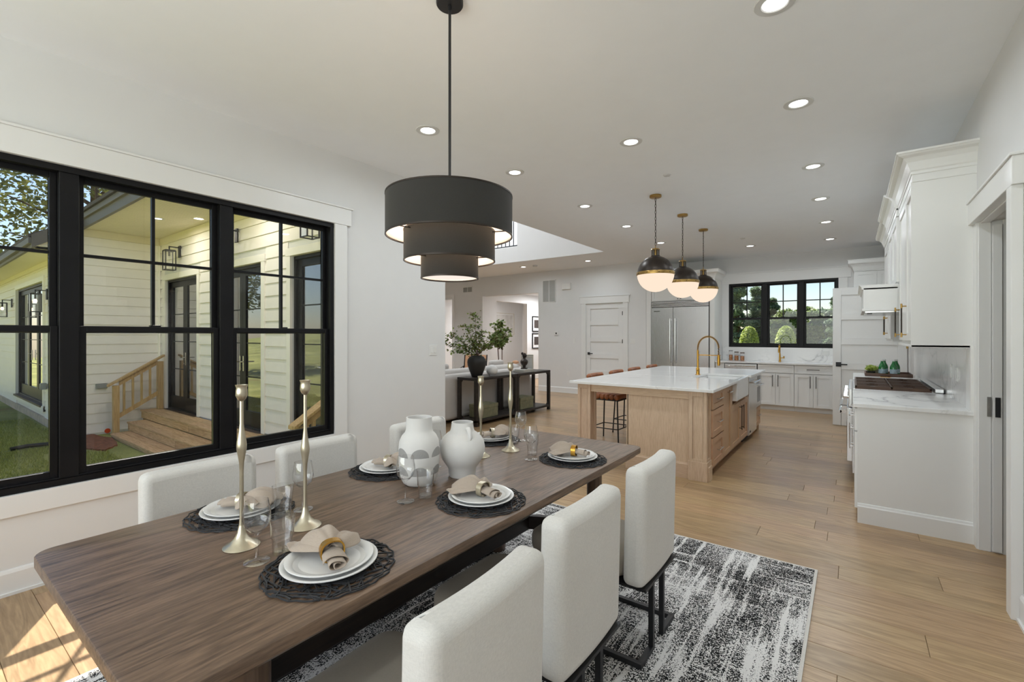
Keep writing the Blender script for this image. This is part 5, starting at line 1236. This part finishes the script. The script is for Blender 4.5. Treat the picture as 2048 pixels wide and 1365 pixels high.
# fridge
fr = thing('refrigerator', 'large built-in stainless refrigerator with two tall bar handles', 'refrigerator', (-3.60, 10.12, 0))
B(0, .0, .0, 1.22, .60, 2.17).build('body', 'blackmetal', fr, **q)
for x0, x1, hx_ in ((.008, .480, .435), (.490, 1.212, .545)):
    dr = B(x0, -.045, .10, x1, -.001, 2.045).build('door', 'steel', fr, bevel=.004, **q)
    MB().cyl((hx_, -.105, .84), (hx_, -.105, 1.80), .016, n=16).cyl((hx_, -.045, .88), (hx_, -.105, .88), .012).cyl((hx_, -.045, 1.76), (hx_, -.105, 1.76), .012).build('handle', 'chrome', dr, smooth=50, **q)
for k in range(4): B(.008, -.035, 2.058+k*.029, 1.212, -.002, 2.078+k*.029).build('grille_slat', 'steel', fr, bevel=.002, **q)
B(.07, -.0475, 1.955, .20, -.0445, 1.975).build('badge', 'chrome', fr, **q); B(.008, -.02, .0, 1.212, 0, .095).build('toe_grille', 'blackmetal', fr, **q)
en = thing('fridge_surround', 'white cabinet surround with crown above the refrigerator', 'cabinet', (-3.0, 10.1, 0))
B(-2.375, 10.10, 0, -2.28, KY, 2.60).build('side_panel', 'cab', en, bevel=.002); B(-3.715, 10.10, 0, -3.605, KY, 2.60).build('side_panel', 'cab', en, bevel=.002)
B(-3.605, 10.135, 2.175, -2.375, KY, 2.60).build('body', 'cab', en)
for x0 in (-3.60, -2.99):
    o = shaker(x0, 2.19, .605, .40).xf(Matrix.Translation((0, 10.135, 0))).build('door', 'cab', en, bevel=.0012)
    xx = x0+(.575 if x0 < -3.2 else .03); MB().ball((xx, 10.10, 2.225), .011, 10, 8).build('knob', 'bronze', o, smooth=60)
crown(en, -3.715, 10.09, -2.28, KY, 2.60, 2.80, ('y-', 'x+'))
t = thing('upper_cabinet', 'white upper cabinet with crown right of the kitchen window', 'cabinet', (.02, 10.47, 0))
B(0, .0, 1.40, .66, .33, 2.60).build('body', 'cab', t, **q)
cfront(t, 'door', 0, 1.40, .33, 1.19, (.29, 1.56, .23, True), 'bronze', 'brass'); cfront(t, 'door', .33, 1.40, .33, 1.19, (.37, 1.56, .23, True), 'bronze', 'brass')
crown(t, .02, 10.45, .69, KY, 2.60, 2.81, ('y-', 'x-'))

# ------------------------------------------------------------------ living room: console
CX0, CX1, CY0, CY1, CZ = -5.14, -4.73, 5.48, 7.68, .765
cs = thing('console_table', 'long blackened wood console table behind the sofa', 'console table', (-4.93, 6.58, 0))
for y0, y1 in ((CY0, 6.575), (6.585, CY1)):
    B(CX0, y0, CZ-.045, CX1, y1, CZ).build('table_top', 'console', cs, bevel=.006); B(CX0, y0, .06, CX1, y1, .10).build('lower_shelf', 'console', cs, bevel=.006)
    for x in (CX0, CX1-.055):
        for y in (y0, y1-.055): MB().box(x, y, .0, x+.055, y+.055, CZ-.046).build('leg', 'console', cs, bevel=.006)
    for x in (CX0+.012, CX1-.043):
        for y, s in ((y0+.055, 1), (y1-.055, -1)):
            MB().ext([(y, CZ-.046), (y+s*.05, CZ-.046), (y, CZ-.10)], 'x', x, x+.03).build('corner_bracket', 'console', cs)
            MB().ext([(y, .101), (y+s*.05, .101), (y, .155)], 'x', x, x+.03).build('corner_bracket', 'console', cs)
def gbox(x, y, z, w, d, h, label, rz):
    t = thing('lidded_box', label, 'box', (x, y, z), rz, 'weathered green storage boxes')
    B(-w/2, -d/2, 0, w/2, d/2, h*.72).build('base', 'greenbox', t, bevel=.004, **q); B(-w/2-.004, -d/2-.004, h*.72+.002, w/2+.004, d/2+.004, h).build('lid', 'greenbox', t, bevel=.004, **q)
gbox(-4.93, 5.90, .10, .27, .42, .21, 'weathered green lidded box at the near end of the console shelf', 0); gbox(-4.93, 6.97, .10, .27, .42, .21, 'weathered green lidded box at the far end of the console shelf', 0)
# vase with branches
bv = thing('branch_vase', 'matt black vase holding long leafy green branches', 'vase', (-4.93, 5.72, CZ))
MB().lathe([(0, 0), (.075, 0), (.082, .006), (.120, .10), (.150, .19), (.155, .24), (.145, .285), (.115, .325), (.085, .34), (.082, .345), (.072, .345), (.075, .33), (.12, .27), (.12, .19), (.06, .03), (0, .03)], 48).build('vase_body', 'blackvase', bv, smooth=50, **q)
def branches(t, base, specs, seed, leaf, lm, brown='stem', dens=26):
    rr = random.Random(seed); sm = MB(); lf = MB(); lf2 = MB()
    for (dx, dy, dz, n) in specs:
        pts = []; 
        for k in range(n+1):
            s = k/n; pts.append(Vector((base[0]+dx*s**1.2+rr.uniform(-.01, .01), base[1]+dy*s**1.2+rr.uniform(-.01, .01), base[2]+dz*(1-(1-s)**1.4))))
        sm.tube(pts, [.006*(1-.7*k/n) for k in range(n+1)], 5)
        for k in range(max(2, n//3), n+1):
            for w in range(2):
                a = rr.uniform(0, 2*PI); p = pts[k]; tip = p+Vector((math.cos(a)*.09, math.sin(a)*.09, rr.uniform(-.01, .09))); sm.tube([p, tip], .002, 4)
                for m in range(dens//2):
                    c = p.lerp(tip, rr.random()*1.15)+Vector((rr.gauss(0, .018), rr.gauss(0, .018), rr.gauss(0, .018)))
                    d = Vector((rr.gauss(0, 1), rr.gauss(0, 1), rr.gauss(0, .5))).normalized(); e = d.orthogonal().normalized(); s_ = leaf*rr.uniform(.6, 1.2)
                    L = lf if rr.random() < .6 else lf2; q0 = len(L.v); L.v += [tuple(c), tuple(c+d*s_*.5+e*s_*.32), tuple(c+d*s_), tuple(c+d*s_*.5-e*s_*.32)]; L.f.append((q0, q0+1, q0+2, q0+3)); L.m.append(0)
    sm.build('branches', brown, t, smooth=60, **q)
    for L, m in ((lf, lm), (lf2, 'leafD')):
        me = bpy.data.meshes.new('leaves'); me.from_pydata(L.v, [], L.f); me.materials.append(M[m]); o = bpy.data.objects.new('leaves', me); COL.objects.link(o); o.parent = t; o['kind'] = 'stuff'
Rr_, Fw = Vector((.805, .593, 0)), Vector((-.593, .805, 0))
def dirv(r, f): v = Rr_*r+Fw*f; return v.x, v.y
sp = []
for r, f, z, n in ((-.52, .0, .20, 11), (-.44, -.1, .36, 11), (-.22, .1, .50, 10), (-.04, 0, .68, 11), (.12, -.1, .40, 9), (.34, .05, .32, 10), (.50, .0, .34, 11), (-.40, .15, .08, 9), (.26, -.15, .18, 8), (-.10, .1, .28, 8)):
    x, y = dirv(r, f); sp.append((x, y, z, n))
branches(bv, (0, 0, .32), sp, 6, .05, 'leafA', dens=15)
tag(MB().ball((-4.86, 6.03, CZ+.0905), .098, 32, 20, sz=.92).lathe([(0, CZ), (.05, CZ), (.06, CZ+.02)], 24, (-4.86, 6.03, 0)).build('ceramic_orb', 'vase', smooth=50), 'round white ceramic orb beside the black vase on the console', 'ornament')
for i, (w, d, z, m) in enumerate(((.24, .33, 0, 'paper'), (.22, .30, .026, 'plastic'))):
    t = thing('book', ['thick pale book at the bottom of the stack under the bust', 'thin white book on top of the stack under the bust'][i], 'book', (-4.90, 7.02, CZ+z), .08*i, 'stacked books on the console')
    B(-w/2+.004, -d/2+.004, .003, w/2, d/2-.004, .022).build('pages', 'paper', t, **q); MB().box(-w/2, -d/2, 0, w/2+.003, d/2, .003).box(-w/2, -d/2, .022, w/2+.003, d/2, .025).box(-w/2, -d/2, .003, -w/2+.004, d/2, .022).build('cover', m if i else 'greyplastic', t, **q)
bu = thing('bust_sculpture', 'black bust sculpture of a head with a bun on books', 'sculpture', (-4.90, 7.03, CZ+.0512), .4)
MB().box(-.055, -.055, 0, .055, .055, .02).lathe([(.03, .02), (.028, .04), (.035, .06)], 16).build('plinth', 'bronze', bu, bevel=.003, **q)
MB().lathe([(.02, .055), (.05, .075), (.068, .11), (.072, .14), (.06, .165), (.032, .178), (.026, .20), (.028, .215)], 24, (0, 0, 0), 1, 1.25).build('shoulders', 'bronze', bu, smooth=60, **q)
MB().ball((.004, 0, .248), .040, 20, 14, sz=1.22).tube([(.03, 0, .262), (.052, 0, .243), (.036, 0, .236)], [.006, .009, .006], 8).tube([(.028, 0, .225), (.042, 0, .218)], [.012, .008], 8).ball((-.035, 0, .285), .026, 14, 10).build('head', 'bronze', bu, smooth=60, **q)
pf = thing('picture_frame', 'white standing picture frame behind the bust on the console', 'picture frame', (-4.99, 7.28, CZ), .45)
MB().box(-.10, 0, 0, -.08, .02, .27).box(.08, 0, 0, .10, .02, .27).box(-.08, 0, 0, .08, .02, .02).box(-.08, 0, .25, .08, .02, .27).build('frame', 'paper', pf, bevel=.003, **q); B(-.08, .012, .02, .08, .016, .25).build('picture', 'pink', pf, **q)
pf2 = thing('picture_frame', 'larger pale open frame leaning behind the white one', 'picture frame', (-5.06, 7.36, CZ), .45)
MB().box(-.12, 0, 0, -.105, .018, .30).box(.105, 0, 0, .12, .018, .30).box(-.105, 0, 0, .105, .018, .015).box(-.105, 0, .285, .105, .018, .30).build('frame', 'paper', pf2, bevel=.003, **q); B(-.105, .01, .015, .105, .014, .285).build('picture', 'pink', pf2, **q)
# ------------------------------------------------------------------ sofa and chairs
so = thing('sofa', 'pale grey sofa with its back to the console table', 'sofa', (-5.75, 6.5, 0))
def soft(parent, name, x0, y0, z0, x1, y1, z1, r, mat='sofa'): return MB().box(x0, y0, z0, x1, y1, z1).build(name, mat, parent, bevel=r, segs=5, smooth=60)
soft(so, 'base', -6.20, 5.02, .04, -5.32, 7.72, .40, .03); soft(so, 'backrest', -5.42, 5.02, .06, -5.20, 7.72, .80, .08)
soft(so, 'arm', -6.20, 4.86, .04, -5.22, 5.06, .62, .08); soft(so, 'arm', -6.20, 7.68, .04, -5.22, 7.88, .62, .08)
for y in (5.08, 6.38): soft(so, 'seat_cushion', -6.22, y, .39, -5.55, y+1.28, .54, .05)
for y in (5.08, 6.38): soft(so, 'back_cushion', -5.66, y, .50, -5.42, y+1.28, .86, .08)
for i, (y, l) in enumerate(((5.32, 'striped beige cushion leaning on the near sofa arm'), (5.75, 'plain pale cushion next to the striped sofa cushion'), (7.35, 'plain pale cushion at the far end of the sofa'))):
    o = MB().box(-.06, -.21, 0, .06, .21, .40).build('throw_pillow', 'sofa' if i else 'linen', bevel=.055, segs=5, smooth=60, world=False); o.location = (-5.90, y, .548); o.rotation_euler = (0, .25, 0); tag(o, l, 'cushion', 'throw cushions on the sofa')
def armchair(loc, rz, label):
    t = thing('armchair', label, 'armchair', loc, rz)
    for sx in (-1, 1):
        MB().tube([(sx*.32, -.30, 0), (sx*.32, -.33, .62), (sx*.32, .30, .56), (sx*.32, .32, 0)], .016, 8).build('side_frame', 'blackmetal', t, smooth=60, **q)
        MB().tube([(sx*.30, -.28, .38), (sx*.30, -.42, .92)], .015, 8).build('back_post', 'blackmetal', t, smooth=60, **q)
    MB().box(-.30, -.28, .30, .30, .30, .44).build('seat_cushion', 'tan', t, bevel=.05, segs=4, smooth=60, **q)
    m_ = MB().box(-.29, -.10, .0, .29, .02, .50).xf(Matrix.Translation((0, -.28, .44)) @ Matrix.Rotation(.25, 4, 'X')); m_.build('back_cushion', 'tan', t, bevel=.05, segs=4, smooth=60, **q)
armchair((-7.9, 9.0, 0), PI+.5, 'black framed armchair with tan cushions across the living room')
tp = thing('potted_tree', 'leafy potted tree with slim brown stems behind the sofa', 'plant', (-6.55, 8.35, 0))
MB().lathe([(0, 0), (.15, 0), (.19, .34), (.18, .34), (.16, .30), (0, .30)], 32).build('pot', 'blackvase', tp, smooth=40, **q)
MB().tube([(0, 0, .30), (.02, 0, .8), (-.03, .02, 1.25)], .012, 6).tube([(.02, 0, .30), (.08, .04, .8), (.10, .02, 1.25)], .010, 6).build('trunk', 'stem', tp, smooth=60, **q)
sp = []
for r, f, z, n in ((-.10, 0, .52, 7), (.05, .1, .62, 8), (.16, 0, .42, 8), (-.16, -.1, .30, 7), (.20, .1, .22, 7), (.0, .12, .35, 7), (.08, -.1, .15, 6), (-.06, .1, .12, 6)):
    x, y = dirv(r, f); sp.append((x, y, z, n))
branches(tp, (.03, 0, 1.12), sp, 9, .085, 'leafA', dens=14)
# coffee table with ornaments
cf = thing('coffee_table', 'low wooden coffee table in front of the sofa', 'coffee table', (-7.2, 6.6, 0)); B(-.4, -.6, .38, .4, .6, .42).build('table_top', 'walnut', cf, bevel=.006, **q)
for sx in (-.36, .36):
    for sy in (-.56, .56): B(sx-.025, sy-.025, 0, sx+.025, sy+.025, .379).build('leg', 'console', cf, **q)
# side table and two turned wood ornaments seen above the console
sd = thing('side_table', 'tall narrow pale side table by the far sofa arm', 'side table', (-5.95, 8.35, 0))
MB().lathe([(0, .70), (.20, .70), (.20, .73), (0, .73)], 32).build('table_top', 'plastic', sd, smooth=40, **q); MB().lathe([(.16, 0), (.16, .02), (.03, .04), (.03, .70)], 24).build('pedestal', 'plastic', sd, smooth=40, **q)
for i, (dx, dy, h, l) in enumerate(((-.07, -.05, .15, 'turned wooden mushroom ornament, left of two'), (.08, .05, .14, 'turned wooden mushroom ornament, right of two'))):
    tag(MB().lathe([(0, 0), (.045, 0), (.025, .03), (.028, h*.55), (.075, h*.6), (.07, h*.85), (.03, h), (0, h)], 24, (-5.95+dx, 8.35+dy, .73)).build('wooden_ornament', 'tan', smooth=50), l, 'ornament', 'turned wooden ornaments')
# hall art
def wallart(name, label, x, y0, y1, z0, z1, b, fm, pm, mat_=.0):
    t = thing(name, label, 'picture', (x, (y0+y1)/2, z0))
    MB().box(x, y0, z0, x+.03, y0+b, z1).box(x, y1-b, z0, x+.03, y1, z1).box(x, y0+b, z0, x+.03, y1-b, z0+b).box(x, y0+b, z1-b, x+.03, y1-b, z1).build('frame', fm, t)
    B(x+.004, y0+b, z0+b, x+.012, y1-b, z1-b).build('mat_board', 'plate', t)
    if mat_: m_ = mat_; B(x+.012, y0+b+m_, z0+b+m_, x+.015, y1-b-m_, z1-b-m_).build('print', pm, t)
wallart('framed_picture', 'black framed print on the bright hall wall, upper of two', -8.49, 12.62, 13.2, 1.56, 2.07, .03, 'black', 'photo', .09)
wallart('framed_picture', 'black framed print on the bright hall wall, lower of two', -8.49, 12.62, 13.2, 1.0, 1.51, .03, 'black', 'photo', .09)
wallart('framed_picture', 'large pale abstract picture through the hall opening', -10.9, 13.0, 14.9, 1.45, 2.3, .02, 'paper', 'pink', .05)
